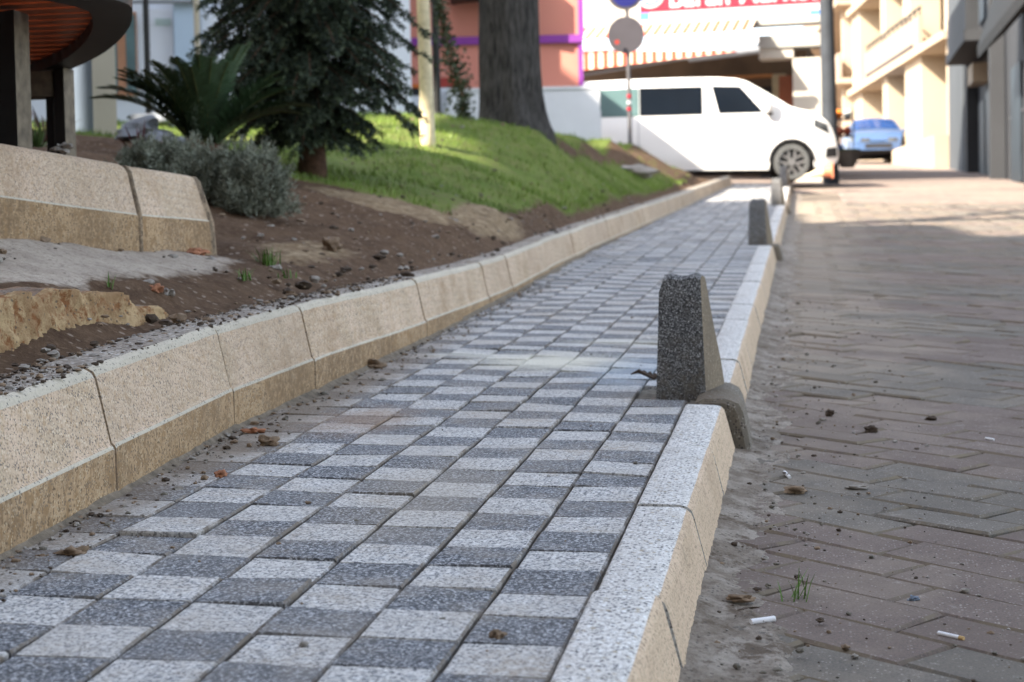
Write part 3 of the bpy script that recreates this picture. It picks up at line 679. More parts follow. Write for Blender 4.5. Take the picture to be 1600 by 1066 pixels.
# cigarette ends
m_cig = plain("cigarette_paper", (.78, .78, .8), .6, .04, 40); m_cork = plain("cork_tip", (.5, .33, .14), .7, .15, 200)
def butt(px0, py0, px1, py1, label, r=.0038, cork=0):
    a = pav(px0, py0, RZ + r); b = pav(px1, py1, RZ + r)
    rt = root("cigarette_end", label, "cigarette", "cigarette ends on the street", a); mb = MB(); b = b - a; a = Vector((0, 0, 0)); k = .82 if cork else .9
    mb.tube([a, b * .5, b * k], r, 14); mb.build("paper_tube", m_cig, rt, smooth=40)
    mb = MB(); mb.tube([b * k, b], [r * 1.04, r * 1.0], 14); mb.build("filter_tip", m_cork if cork else m_cig, rt, smooth=40)
butt(1173, 972, 1210, 967, "plain white cigarette end in the gutter below the grass tuft", .0052)
butt(1466, 989, 1506, 998, "slim cigarette end with a brown tip on the reddish pavers", .0036, 1)
butt(1226, 738, 1234, 746, "short white cigarette end pointing at the kerb, above the brown pebble", .0042)
butt(1540, 685, 1553, 687, "small white cigarette end farthest to the right", .0035)
# dead leaf
mb = MB(); c = pav(1152, 953, RZ + .014)
for s_ in range(6):
    for t_ in range(3): pass
L_ = [(0, 0, 0), (.012, .004, .004), (.026, .004, .002), (.04, 0, .006), (.026, -.006, .007), (.012, -.007, .003)]
mb.add([Vector(q) for q in L_] + [Vector(q) + Vector((0, 0, -.0012)) for q in L_], [(0, 1, 5), (1, 2, 4, 5), (2, 3, 4), (6, 11, 7), (7, 11, 10, 8), (8, 10, 9)] + [(k, (k + 1) % 6, 6 + (k + 1) % 6, 6 + k) for k in range(6)])
o = mb.build("dead_leaf", m_leafdry); o.location = c; tag(o, "curled dark brown leaf in the gutter beside the grass tuft", "leaf")
mb = MB()
for k in range(5):
    a = k * .7; mb.tube([(0, 0, .004), (.03 * math.cos(a) - .02, .02 * math.sin(a), .012 + .004 * k), (.06 * math.cos(a * .7) - .05, .03 * math.sin(a), .018)], [.004, .007, .002], 5)
o = mb.build("dead_leaf", m_leafdry, smooth=60); o.location = pav(1022, 594); tag(o, "dry twisted leaf lying against the largest bollard", "leaf")
# grass tufts
for (px, py, dd, n, h, sp, lab) in [(1246, 935, 0, 16, .062, .05, "fresh green grass tuft growing in the street gutter"), (418, 418, 5.95, 42, .075, .06, "largest green weed tuft beside the end of the upper kerb"), (382, 447, 5.4, 18, .045, .05, "small weed tuft below the largest one, near the inner kerb"), (448, 436, 5.75, 12, .04, .05, "sparse weed tuft right of the largest one"), (172, 457, 4.55, 7, .05, .02, "thin wisp of weed above the ochre stone")]:
    p = pav(px, py, RZ + .002) if dd == 0 else onsoil(px, py, dd)
    mb = MB(); tuft(mb, 0, 0, -.003, n, h, sp, rs, wd=.0016 if dd == 0 else .0026); o = mb.build("grass_tuft", m_weed); o.location = p; tag(o, lab, "grass tuft")

# ------------------------------------------------------------------ upper kerb and rough stone
UK = [at(-330, 340, 4.15), at(-110, 357, 4.55), at(220, 389, 5.52), at(334, 393, 6.22)]
prf = [(.16, -.12), (.16, .24), (.155, .262), (.06, .268), (.046, .26), (.036, .245), (.004, .112), (0, .106), (0, -.12)]
ku = root("kerb_border", "raised beige kerb border on the terrace beside the table, with a slanting cut end", "kerb border")
mu = [3, 3, 0, 0, 0, 0, 2, 1, 0]
for si in range(3):
    a, b = UK[si], UK[si + 1]; t = (b - a); tl = Vector((t.x, t.y, 0)).length; tn = Vector((t.x, t.y, 0)).normalized(); nb = Vector((-tn.y, tn.x, 0))
    mb = MB(); rows = []
    st = [0, .02, .3, .6, .98, 1]
    for k, s in enumerate(st):
        row = []
        for (o_, h) in prf:
            ins = .004 if k in (0, 5) else 0
            sh = -.055 * max(0, h) / .26 * (1 if (si == 2 and s > .5) else 0) * (s - .5) * 2
            nn = .003 * noise.noise(Vector((o_ * 20, s * 9 + si * 5, h * 20)))
            row.append(a + t * s + tn * ((.004 if k == 0 else -.004 if k == 5 else 0) + sh) + nb * (o_ + nn) + Vector((0, 0, h - ins + nn)))
        rows.append(row)
    m = len(prf); vs = [p for r in rows for p in r]; fs = []; ms = []
    for k in range(5):
        for j in range(m - 1): fs.append((k * m + j, k * m + j + 1, (k + 1) * m + j + 1, (k + 1) * m + j)); ms.append(mu[j])
    fs += [tuple(range(m)), tuple(5 * m + j for j in range(m - 1, -1, -1))]; ms += [0, 0]
    mb.add(vs, fs); mb.m = ms; mb.build("kerb_stone", [m_kface, m_klow, m_kedge, m_ktop], ku, smooth=32)
# smeared dark mortar in the joint and over the cut end
m_smear = mortar_mat("joint_smear", (.36, .27, .18), (.20, .155, .11), (.12, .09, .065), 16)
for idx, wd_ in ((2, .024), (3, .036)):
    b = UK[idx]; t = (UK[idx] - UK[idx - 1]); tn = Vector((t.x, t.y, 0)).normalized(); nb = Vector((-tn.y, tn.x, 0)); mb = MB(); vs = []
    pr = [(-.006, -.1), (-.006, .104), (.030, .247), (.045, .266), (.155, .27), (.165, .0)]
    for s in (-.5, -.25, .25, .5) if idx == 2 else (-.55, .0, .45, .75):
        for (o_, h) in pr:
            e = .006 if abs(s) >= .5 else 0
            q = h / .26 * (.055 if idx == 3 else 0)
            vs.append(b + tn * (s * wd_ * (1.0 + .3 * noise.noise(Vector((o_ * 50, h * 20, idx)))) - q) + nb * (o_ + e) + Vector((0, 0, h - e * .6)))
    n = len(pr); mb.add(vs, [(i * n + j, i * n + j + 1, (i + 1) * n + j + 1, (i + 1) * n + j) for i in range(3) for j in range(n - 1)])
    mb.add(vs[-n:], [tuple(range(n))]); mb.add(vs[:n], [tuple(range(n - 1, -1, -1))]); mb.build("mortar_joint", m_smear, ku, smooth=40)
# crumbly ochre stone behind the inner kerb
A_, B_ = pav(-330, 640, .265), None
pts0 = [(-200, 592, 3.0), (-60, 570, 3.42), (0, 561, 3.60), (60, 551, 3.77), (110, 538, 3.95), (150, 524, 4.1), (185, 512, 4.22), (218, 503, 4.33), (232, 500, 4.4), (262, 496, 4.52), (272, 494, 4.56)]
hts = [.13, .125, .122, .125, .118, .105, .09, .062, .03, .028, .004]
mb = MB(); rows = []
NS = 190; NP = 34
base_pts = [at(*q) for q in pts0]; tt = np.linspace(0, len(pts0) - 1, NS)
for s in tt:
    i = min(int(s), len(pts0) - 2); f = s - i; p = base_pts[i].lerp(base_pts[i + 1], f); h = hts[i] * (1 - f) + hts[i + 1] * f
    tn = (base_pts[min(i + 1, len(pts0) - 1)] - base_pts[i]); tn.z = 0; tn.normalize(); nb = Vector((-tn.y, tn.x, 0)); row = []
    hh_ = h * (1 + .10 * fbm(s * .9, 2, 0, 3, 2.2))
    for k in range(NP):
        g_ = k / (NP - 1)
        if g_ < .55: a_ = g_ / .55; q = nb * (.02 * a_) + Vector((0, 0, -.05 + (hh_ + .05) * a_))
        else: a_ = (g_ - .55) / .45; q = nb * (.02 + .20 * min(1, a_ * 1.25)) + Vector((0, 0, hh_ + .010 * math.sin(a_ * 3.1) - .01 * a_ - (0 if a_ < .8 else (a_ - .8) / .2 * (hh_ + .12))))
        w3 = p + q; d_ = (noise.noise(w3 * 14) * .010 + noise.noise(w3 * 38) * .010 + noise.noise(w3 * 95) * .006)
        row.append(w3 - nb * d_ * (1 if g_ < .6 else .2) + Vector((0, 0, d_ * .3 if g_ > .45 else 0)))
    rows.append(row)
vs = [p for r in rows for p in r]; fs = [(i * NP + j, (i + 1) * NP + j, (i + 1) * NP + j + 1, i * NP + j + 1) for i in range(NS - 1) for j in range(NP - 1)]
mb.add(vs, fs); mb.m = [0 if j < NP * .58 else 1 for i in range(NS - 1) for j in range(NP - 1)]
mb.add(rows[0], [tuple(range(NP))]); mb.add(rows[-1], [tuple(range(NP - 1, -1, -1))])
tag(mb.build("edging_stone", [m_rough, m_ochre], smooth=180), "crumbling ochre edging stone with a rusty orange top behind the inner kerb", "edging stone")

# ------------------------------------------------------------------ picnic table on the terrace
m_black = plain("black_painted_steel", (.018, .018, .018), .45, .2, 20)
m_weather = plain("weathered_post", (.17, .14, .10), .85, .35, 25, bump=.004)
m_slat = plain("orange_varnished_slat", (.42, .085, .022), .4, .3, 9)
tb = root("picnic_table", "park table on the terrace with orange slatted top, black curved rim and weathered posts", "table", None, (-4.3, 7.5, 1.15))
tz0 = cam_pos.z + .85; cx, cy_ = -3.79, 5.08; ra_, rb_ = 1.63, 1.63
_out = [(-2.05, 4.9), (-2.13, 5.33), (-2.47, 5.98), (-2.84, 6.5), (-3.21, 6.88), (-3.8, 7.2), (-4.5, 7.2), (-5.15, 6.7), (-5.35, 5.7), (-5.0, 4.7), (-4.2, 3.95), (-3.2, 3.8), (-2.4, 4.2)]
def se(a, s=1.0):
    n = len(_out); u = (a / 6.283186 % 1) * n; i = int(u); f = u - i; p = [_out[(i + k - 1) % n] for k in range(4)]; r_ = []
    for c in (0, 1):
        p0, p1, p2, p3 = [q[c] for q in p]; r_.append(.5 * (2 * p1 + (p2 - p0) * f + (2 * p0 - 5 * p1 + 4 * p2 - p3) * f * f + (3 * p1 - p0 - 3 * p2 + p3) * f ** 3))
    cx0, cy0 = -3.75, 5.5; return (cx0 + (r_[0] - cx0) * s, cy0 + (r_[1] - cy0) * s)
NA = 72; mb = MB(); O = Vector((-4.3, 7.5, 1.15))
prr = [(1.0, -.02), (1.012, -.012), (1.012, .065), (1.0, .07), (.925, .07), (.925, -.02)]
vs = []
for k in range(NA):
    for (s, h) in prr: x, y = se(k / NA * 6.28319, s); vs.append(Vector((x, y, tz0 + h)) - O)
mb.add(vs, [(k * 6 + j, ((k + 1) % NA) * 6 + j, ((k + 1) % NA) * 6 + (j + 1) % 6, k * 6 + (j + 1) % 6) for k in range(NA) for j in range(6)])
mb.build("rim", m_black, tb, smooth=40)
ring_ = [se(k / 90 * 6.28319, .962) for k in range(90)]
for k in range(30):
    yy = 3.9 + k * .118; xs_ = []
    for q in (yy - .045, yy + .045):
        c_ = []
        for a_, b_ in zip(ring_, ring_[1:] + ring_[:1]):
            if (a_[1] > q) != (b_[1] > q): c_.append(a_[0] + (q - a_[1]) / (b_[1] - a_[1]) * (b_[0] - a_[0]))
        if len(c_) == 2: xs_.append((min(c_), max(c_)))
    if len(xs_) < 2: continue
    x0_, x1_ = max(xs_[0][0], xs_[1][0]), min(xs_[0][1], xs_[1][1])
    mb = MB(); mb.box(x0_ - O.x, yy - .045 - O.y, tz0 + .02 - O.z, x1_ - O.x, yy + .045 - O.y, tz0 + .05 - O.z); mb.build("slat", m_slat, tb)
mb = MB()
for xo in (-.75, .30): mb.box(cx + xo - .05 - O.x, cy_ - 1.3 - O.y, tz0 - .05 - O.z, cx + xo + .05 - O.x, cy_ + 1.3 - O.y, tz0 + .015 - O.z)
mb.build("bearer", m_black, tb)
def post(p0, p1, p2, ztop):
    """corner posts: front-left, front-right and back-right edges at their distances"""
    a, b, c = at(*p0), at(*p1), at(*p2); e = a + (c - b); v = []
    for z in (.82, ztop):
        for q in (a, b, c, e): v.append(Vector((q.x - O.x, q.y - O.y, z - O.z)))
    mb = MB(); mb.add(v, [(3, 2, 1, 0), (4, 5, 6, 7), (0, 1, 5, 4), (2, 3, 7, 6), (3, 0, 4, 7)], 0); mb.add([v[1], v[2], v[6], v[5]], [(0, 1, 2, 3)], 1)
    mb.build("leg", [m_black, m_weather], tb)
post((-30, 200, 5.56), (27, 200, 5.46), (50, 200, 5.58), tz0 - .002); post((86, 200, 6.84), (102, 200, 6.80), (118, 200, 6.9), tz0 - .022)
a = at(10, 100, 6.9); b = at(92, 100, 6.9)
mb = MB(); mb.box(a.x - O.x, a.y - .04 - O.y, tz0 - .13 - O.z, b.x - O.x, b.y + .04 - O.y, tz0 - .03 - O.z); mb.build("rail", m_weather, tb)
mb = MB(); a = at(84, 200, 6.9); mb.box(a.x - .016 - O.x, a.y - .03 - O.y, 1.0 - O.z, a.x + .012 - O.x, a.y + .02 - O.y, tz0 - .131 - O.z); mb.build("upright", m_black, tb)
# square pillar
pil = root("pillar", "tall square pillar with one beige and one blue grey side behind the picnic table", "pillar")
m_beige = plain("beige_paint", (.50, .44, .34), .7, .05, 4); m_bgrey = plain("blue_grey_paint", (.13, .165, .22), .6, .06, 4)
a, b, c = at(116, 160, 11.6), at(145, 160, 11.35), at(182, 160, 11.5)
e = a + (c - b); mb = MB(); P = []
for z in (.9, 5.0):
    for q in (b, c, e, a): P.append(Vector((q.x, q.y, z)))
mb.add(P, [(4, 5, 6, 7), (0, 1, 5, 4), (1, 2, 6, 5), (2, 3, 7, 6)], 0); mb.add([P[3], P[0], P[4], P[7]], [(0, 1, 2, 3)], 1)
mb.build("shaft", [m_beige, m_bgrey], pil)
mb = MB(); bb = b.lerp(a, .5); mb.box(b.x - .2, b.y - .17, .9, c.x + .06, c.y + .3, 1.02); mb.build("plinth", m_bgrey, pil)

# ------------------------------------------------------------------ plants
m_needle = plain("spruce_needles", (.044, .062, .040), .6, .45, 3); m_needle2 = plain("spruce_tips", (.085, .115, .062), .6, .3, 3)
m_bark = plain("spruce_bark", (.10, .055, .035), .95, .4, 30, bump=.01)
def quads(mb, c, d, ln, wd, m=0):
    d = d.normalized(); s = d.cross(Vector((rs.gauss(0, 1), rs.gauss(0, 1), rs.gauss(0, 1)))).normalized() * wd
    mb.add([c - s * .5, c + s * .5, c + d * ln * .7 + s * .45, c + d * ln + s * .0, c + d * ln * .7 - s * .45], [(0, 1, 2, 3, 4)], m)
sp0 = onsoil(487, 276, 10.5)
spr = root("spruce_tree", "dark drooping spruce standing in front of the lawn behind the grey shrub", "tree", None, sp0)
mb = MB(); tp = [Vector((0, 0, -.1)), Vector((.01, 0, .15)), Vector((0, .01, .5)), Vector((0, 0, 1.2)), Vector((.02, 0, 2.2)), Vector((0, 0, 3.6))]
mb.tube(tp, [.10, .078, .066, .055, .04, .008], 12, jit=.12); mb.build("trunk", m_bark, spr, smooth=180)
fo = MB(); br = MB()
def twig(p, d, ln, dens=1.0):
    """a twig clothed with needles"""
    n = max(3, int(ln / .013 * dens)); q = p.copy(); dd = d.normalized()
    for i in range(n):
        q = q + dd * (ln / n); dd = (dd + Vector((0, 0, -.022))).normalized()
        for _ in range(6):
            r_ = Vector((rs.gauss(0, 1), rs.gauss(0, 1), rs.gauss(0, 1))); r_ = (r_ - dd * r_.dot(dd)).normalized()
            quads(fo, q, r_ * .8 + dd * .75, .026 + rs.random() * .012, .0075, 1 if (i > n * .6 and rs.random() < .6) else 0)
nb_ = 0
for lv in range(41):
    z = .24 + lv * .052 + rs.gauss(0, .01)
    L0 = (.66 - .13 * max(0, z - 1.2)) * (.62 if z < .42 else 1)
    for k in range(8):
        a = lv * 1.9 + k * .785 + rs.gauss(0, .16); L = L0 * (.66 + .42 * rs.random()); up = .12 + .10 * rs.random()
        if z < .42 and rs.random() < .35: continue
        d0 = Vector((math.cos(a), math.sin(a), 0)); p = Vector((0, 0, z)); pts_ = [p.copy()]
        for s in range(1, 6):
            f = s / 5; pts_.append(Vector((d0.x * L * f, d0.y * L * f, z + L * (up * math.sin(f * 2.4) - .30 * f * f))))
        br.tube(pts_, [.009, .008, .006, .005, .004, .002], 5, cap=False)
        back_side = d0.y > .6
        for s in range(1, 6):
            a0, b0 = pts_[s - 1], pts_[s]; dirv = (b0 - a0).normalized(); side = dirv.cross(Vector((0, 0, 1))).normalized()
            if s == 5: twig(b0, dirv, .09)
            for sg in (-1, 1):
                for rep in range(2):
                  c_ = a0.lerp(b0, rs.random()); ll = (.19 - .02 * s) * (.7 + .5 * rs.random())
                  if back_side and rs.random() < .5: continue
                  twig(c_, dirv * .75 + side * sg * .8 + Vector((0, 0, -.2 - .45 * rs.random())), ll, .7)
            twig(a0, dirv + Vector((0, 0, -.05)), (b0 - a0).length, .55)
crown = fo.build("crown", [m_needle, m_needle2], spr); br.build("branches", m_bark, crown, smooth=180)

# sago palm
m_frond = plain("sago_frond", (.042, .082, .036), .35, .35, 6, spec=.5); m_rachis = plain("frond_rib", (.09, .10, .035), .5, .2, 10)
pl0 = onsoil(322, 262, 9.3)
sago = root("sago_palm", "dark green sago palm with arching fronds between the pillar and the spruce", "palm", None, pl0)
mb = MB(); mb.blob((0, 0, .05), .10, 0, 2, (1, 1, 1), .5, 3); mb.build("trunk", m_bark, sago, smooth=60)
fr_defs = []
for k in range(26):
    a = k * 2.39996; tilt = .25 + 1.0 * ((k * .618) % 1); fr_defs.append((a, tilt, .54 + .12 * rs.random()))
fr_defs += [(math.pi * .97, 1.0, .74), (math.pi * 1.05, 1.1, .70), (math.pi * 1.0, .8, .66), (.1, .95, .62), (-.1, .8, .6), (.3, .65, .6)]
for (a, tilt, L) in fr_defs:
    mb = MB(); d0 = Vector((math.cos(a), math.sin(a) * .85, 0)); pp = []; z = .08; r_ = .03; th = tilt * .55
    N = 30
    for s in range(N + 1):
        pp.append(Vector((d0.x * r_, d0.y * r_, z))); step = L / N; r_ += math.sin(th) * step; z += math.cos(th) * step; th += (.016 + .022 * tilt)* (1 if s > 4 else .4)
    mb.tube(pp[::3], [.007 * (1 - i / 12) + .001 for i in range(len(pp[::3]))], 5, 1)
    for s in range(4, N + 1):
        t_ = (pp[s] - pp[s - 1]).normalized(); sd_ = t_.cross(Vector((0, 0, 1)));  sd_ = sd_.normalized() if sd_.length > .05 else Vector((-d0.y, d0.x, 0)); nrm = sd_.cross(t_)
        ll = .125 * math.sin(math.pi * min(.98, .16 + .8 * s / N)) + .02
        for hf_ in (0, .5):
            c0 = pp[s - 1].lerp(pp[s], hf_)
            for sg in (-1, 1):
                dv = (sd_ * sg + t_ * .55 + nrm * .30 + Vector((rs.gauss(0, .06), rs.gauss(0, .06), rs.gauss(0, .06)))).normalized(); e_ = c0 + dv * ll; wv = t_ * .0060
                mb.add([c0 - wv, c0 + wv, c0.lerp(e_, .6) + wv * .9, e_ - Vector((0, 0, .008)), c0.lerp(e_, .6) - wv * .9], [(0, 1, 2, 3, 4)], 0)
    mb.build("frond", [m_frond, m_rachis], sago)

# grey santolina shrubs
m_sant = plain("grey_shrub_leaf", (.175, .19, .14), .8, .3, 12); m_sant2 = plain("grey_shrub_tips", (.28, .30, .235), .8, .25, 12); m_stem = plain("shrub_stem", (.16, .10, .06), .9, .3, 20)
def shrub(px, py, d, rx, ry, h, n, label, bare=.0):
    p = onsoil(px, py, d); r = root("grey_shrub", label, "shrub", "grey leaved shrubs on the soil bed", p); fo = MB(); st = MB()
    for i in range(n):
        a = rs.random() * 6.283; e = math.acos(rs.random() * .98); k = 1 + .6 * noise.noise(Vector((math.cos(a) * 2.2, math.sin(a) * 2.2, e * 2.4 + px))) + .10 * rs.gauss(0, 1) * (rs.random() < .3) 
        d0 = Vector((math.cos(a) * math.sin(e) * rx, math.sin(a) * math.sin(e) * ry, math.cos(e) * h)) * k
        q = d0 * (.60 + .40 * rs.random() ** .5)
        if bare and q.x > rx * .45 and q.z < h * .5 and rs.random() < bare: continue
        dr = (Vector((d0.x, d0.y, d0.z + h * .35))).normalized() + Vector((rs.gauss(0, .25), rs.gauss(0, .25), rs.gauss(0, .2)))
        for _ in range(6):
            v_ = dr.normalized() * .75 + Vector((rs.gauss(0, .5), rs.gauss(0, .5), rs.gauss(0, .5)))
            quads(fo, q, v_, .018 + .012 * rs.random(), .0035, rs.random() < .4)
            q = q + dr.normalized() * .0065
    for i in range(150):
        a = rs.random() * 6.283; rr_ = rs.random(); st.tube([(0, 0, 0) if False else (math.cos(a) * rx * .25 * rr_, math.sin(a) * ry * .25 * rr_, -.01), (math.cos(a) * rx * .7 * rr_, math.sin(a) * ry * .7 * rr_, h * .4), (math.cos(a) * rx * .85 * rr_, math.sin(a) * ry * .85 * rr_, h * .85)], [.003, .0025, .001], 4, cap=False)
    f = fo.build("foliage", [m_sant, m_sant2], r); st.build("stems", m_stem, r, smooth=180)
shrub(398, 330, 7.5, .155, .17, .262, 4300, "largest grey green shrub at the edge of the bare soil, with brown stems showing", .75)
shrub(330, 318, 7.6, .16, .16, .20, 2600, "low grey shrub in the middle, partly behind the upper kerb's end")
shrub(255, 290, 7.9, .19, .16, .17, 2200, "low grey shrub farthest left beneath the sago palm")

# red leaved yuccas and rocks behind the kerb border
m_red = plain("dark_red_leaf", (.085, .02, .025), .5, .3, 10); m_green = plain("fine_green_leaf", (.05, .09, .02), .6, .3, 10)
def spiky(px, py, d, n, h, label, mat, wd=.008, name="spiky_plant"):
    p = onsoil(px, py, d); mb = MB()
    for i in range(n):
        a = rs.random() * 6.283; t_ = .15 + rs.random() * .9; l = h * (.6 + .5 * rs.random()); d0 = Vector((math.cos(a) * math.sin(t_), math.sin(a) * math.sin(t_), math.cos(t_))); sd_ = Vector((-math.sin(a), math.cos(a), 0)) * wd
        q = [d0 * l * f + Vector((0, 0, -.35 * l * f * f * t_)) for f in (0, .35, .7, 1)]
        mb.add([q[0] - sd_ * .6, q[0] + sd_ * .6, q[1] + sd_, q[1] - sd_, q[2] + sd_ * .7, q[2] - sd_ * .7, q[3]], [(0, 1, 2, 3), (3, 2, 4, 5), (5, 4, 6)])
    o = mb.build(name, mat); o.location = p - Vector((0, 0, .02)); return tag(o, label, "plant")
spiky(220, 262, 9.0, 26, .30, "dark red spiky plant between the pillar and the sago palm", m_red)
spiky(72, 250, 9.6, 22, .34, "dark red spiky plant seen between the table legs", m_red)
spiky(58, 262, 8.6, 90, .22, "bright green feathery plant low beside the table's front leg", m_green, .003, "leafy_plant")
m_rock = plain("grey_rock", (.20, .215, .235), .85, .25, 8, bump=.01)
def rock(px, py, d, r, sq, label, seed): p = onsoil(px, py, d); lump("rock", p, r, m_rock, label, sq, seed, "rock", .5)
rock(222, 240, 10.6, .14, (1.1, 1, .6), "large grey rock right beside the beige pillar", 41)
rock(262, 252, 9.9, .11, (1.2, 1, .7), "grey rock tucked under the sago palm's left fronds", 42)
rock(240, 195, 13.0, .12, (1.6, 1, .5), "pale stone farther back above the two big rocks", 43)

# ------------------------------------------------------------------ trees on the lawn
def limbs(mb, p0, d0, ln, r, depth):
    pts_ = [p0]; d = d0.normalized(); n = 5
    for i in range(n): d = (d + Vector((rs.gauss(0, .12), rs.gauss(0, .12), rs.gauss(0, .06) + .03))).normalized(); pts_.append(pts_[-1] + d * ln / n)
    mb.tube(pts_, [r * (1 - .55 * i / n) for i in range(n + 1)], 8 if depth > 1 else 5, cap=False)
    if depth:
        for k in range(3):
            i = rs.randrange(2, n + 1); dd = (d + Vector((rs.gauss(0, .6), rs.gauss(0, .6), rs.gauss(0, .35)))).normalized(); limbs(mb, pts_[i], dd, ln * .68, r * .45, depth - 1)
def bark_mat():
    m, nt, b = new_mat("big_bark", .95, .1); t = NT(nt); mp = t.n("ShaderNodeMapping"); mp.inputs["Scale"].default_value = (1, 1, .12); t.l(t.tc, mp.inputs[0])
    f = t.noise(45, 5, .7, mp.outputs[0]); col = t.mix(t.ramp(f, .35, .65), (.022, .021, .021), (.13, .12, .11))
    col = t.mix(t.math('MULTIPLY', t.ramp(t.noise(4, 4), .5, .7), .4), col, (.16, .15, .14)); t.l(col, b.inputs["Base Color"]); t.bump(f, 1, .06, b); return m
p = onsoil(799, 205, 17.2); bt = root("tree", "thick dark barked tree trunk with flared roots on the lawn", "tree", None, p)
mb = MB(); NN = 110; vs = []; zs = [-.6, 0, .05, .12, .22, .4, .7, 1.1, 1.6, 2.2, 2.9, 3.6]
rr = [q * 1.12 for q in [.37, .335, .318, .302, .288, .276, .268, .262, .258, .252, .25, .25]]
for z, r_ in zip(zs, rr):
    for k in range(NN):
        a = k / NN * 6.28319; fl = max(0, 1 - z / .5) * .12 * math.sin(a * 5 + .6) + .02 * math.sin(a * 9 + z * 2) + .015 * noise.noise(Vector((a * 4, z * 2, 1))) + .045 * noise.noise(Vector((math.cos(a) * 7, math.sin(a) * 7, z * .9))); q = r_ * (1 + fl)
        vs.append((q * math.cos(a) + .0 * z, q * math.sin(a), z))
mb.add(vs, [(i * NN + k, i * NN + (k + 1) % NN, (i + 1) * NN + (k + 1) % NN, (i + 1) * NN + k) for i in range(len(zs) - 1) for k in range(NN)])
mb.build("trunk", bark_mat(), bt, smooth=180)
mb = MB()
for a in (.3, 2.2, 4.4): limbs(mb, Vector((.1 * math.cos(a), .1 * math.sin(a), 3.4)), Vector((math.cos(a) * .7, math.sin(a) * .7, 1)), 2.6, .15, 3)
mb.build("crown", m_bark, bt, smooth=180)
m_birch = plain("pale_bark", (.62, .53, .34), .8, .22, 14, bump=.003)
p = onsoil(668, 207, 13.6); wt = root("young_tree", "slim pale barked young tree lit by the sun in front of the black lamp post", "tree", None, p)
mb = MB(); pts_ = [Vector((-.012 * z, .01 * math.sin(z * 3), z)) for z in np.linspace(-.1, 3.6, 22)]
mb.tube(pts_, [.058 - .006 * i / 4 + .004 * rs.random() for i in range(22)], 12, jit=.1); mb.build("trunk", m_birch, wt, smooth=180)
mb = MB()
for a in (0, 2, 4): limbs(mb, pts_[-2], Vector((math.cos(a) * .5, math.sin(a) * .5, 1)), 1.1, .022, 2)
mb.build("crown", m_birch, wt, smooth=180)
# climbing stem with leaves
m_ivy = plain("vine_leaf", (.06, .075, .04), .6, .5, 10)
p = onsoil(728, 206, 16.3); vn = root("climbing_vine", "thin leaning stem wrapped in small leaves left of the thick trunk", "vine", None, p); st = MB(); lf = MB()
def vpx(px, py): q = at(px, py, 16.3); return q - p
vpts = [Vector((0, 0, -.1)), vpx(724, 180), vpx(722, 150), vpx(714, 115), vpx(704, 85), vpx(696, 50), vpx(688, 15), vpx(682, -30), vpx(676, -80)]
st.tube(vpts, [.018, .016, .016, .014, .013, .012, .01, .008, .005], 6); st.build("stem", m_stem, vn, smooth=180)
for i in range(1500):
    s = rs.random() ** 1.3 * 7.9; k = int(s); q = vpts[k].lerp(vpts[k + 1], s - k); wv = (.055 if 1 < s < 4.2 else .03)
    q = q + Vector((rs.gauss(0, wv), rs.gauss(0, wv), rs.gauss(0, .05))); quads(lf, q, Vector((rs.gauss(0, 1), rs.gauss(0, 1), rs.gauss(0, .6) - .3)), .035, .026)
lf.build("foliage", m_ivy, vn)
# lamp posts
def lamp_post(px, py, d, r, h, label, lean=0):
    p = onsoil(px, py, d); o = root("lamp_post", label, "lamp post", "black lamp posts", p); mb = MB(); mb.tube([(0, 0, -.3), (0, 0, h)], r, 14); mb.build("post", m_black, o, smooth=40)
    mb = MB(); mb.tube([(0, 0, -.3), (0, 0, .02), (0, 0, .06)], [r * 2, r * 2, r * 1.3], 14); mb.build("base", m_black, o, smooth=40)
    mb = MB(); mb.tube([(0, 0, h), (0, 0, h + .05), (0, 0, h + .3), (0, 0, h + .34)], [r, .12, .17, .02], 14); mb.build("lantern", plain("lantern_glass", (.6, .6, .58), .3), o, smooth=40)
lamp_post(684, 200, 16.9, .036, 3.6, "slim black lamp post directly behind the pale young tree")
lamp_post(233, 200, 19.0, .034, 4.2, "slim black lamp post in front of the white building, above the sago palm")
p = onsoil(312, 200, 20); mb = MB(); mb.tube([(0, 0, -.3), (0, 0, 4.5)], .034, 12); o = mb.build("pole", m_beige, smooth=40); o.location = p; tag(o, "beige thin pole between pale blue column and white door", "pole")

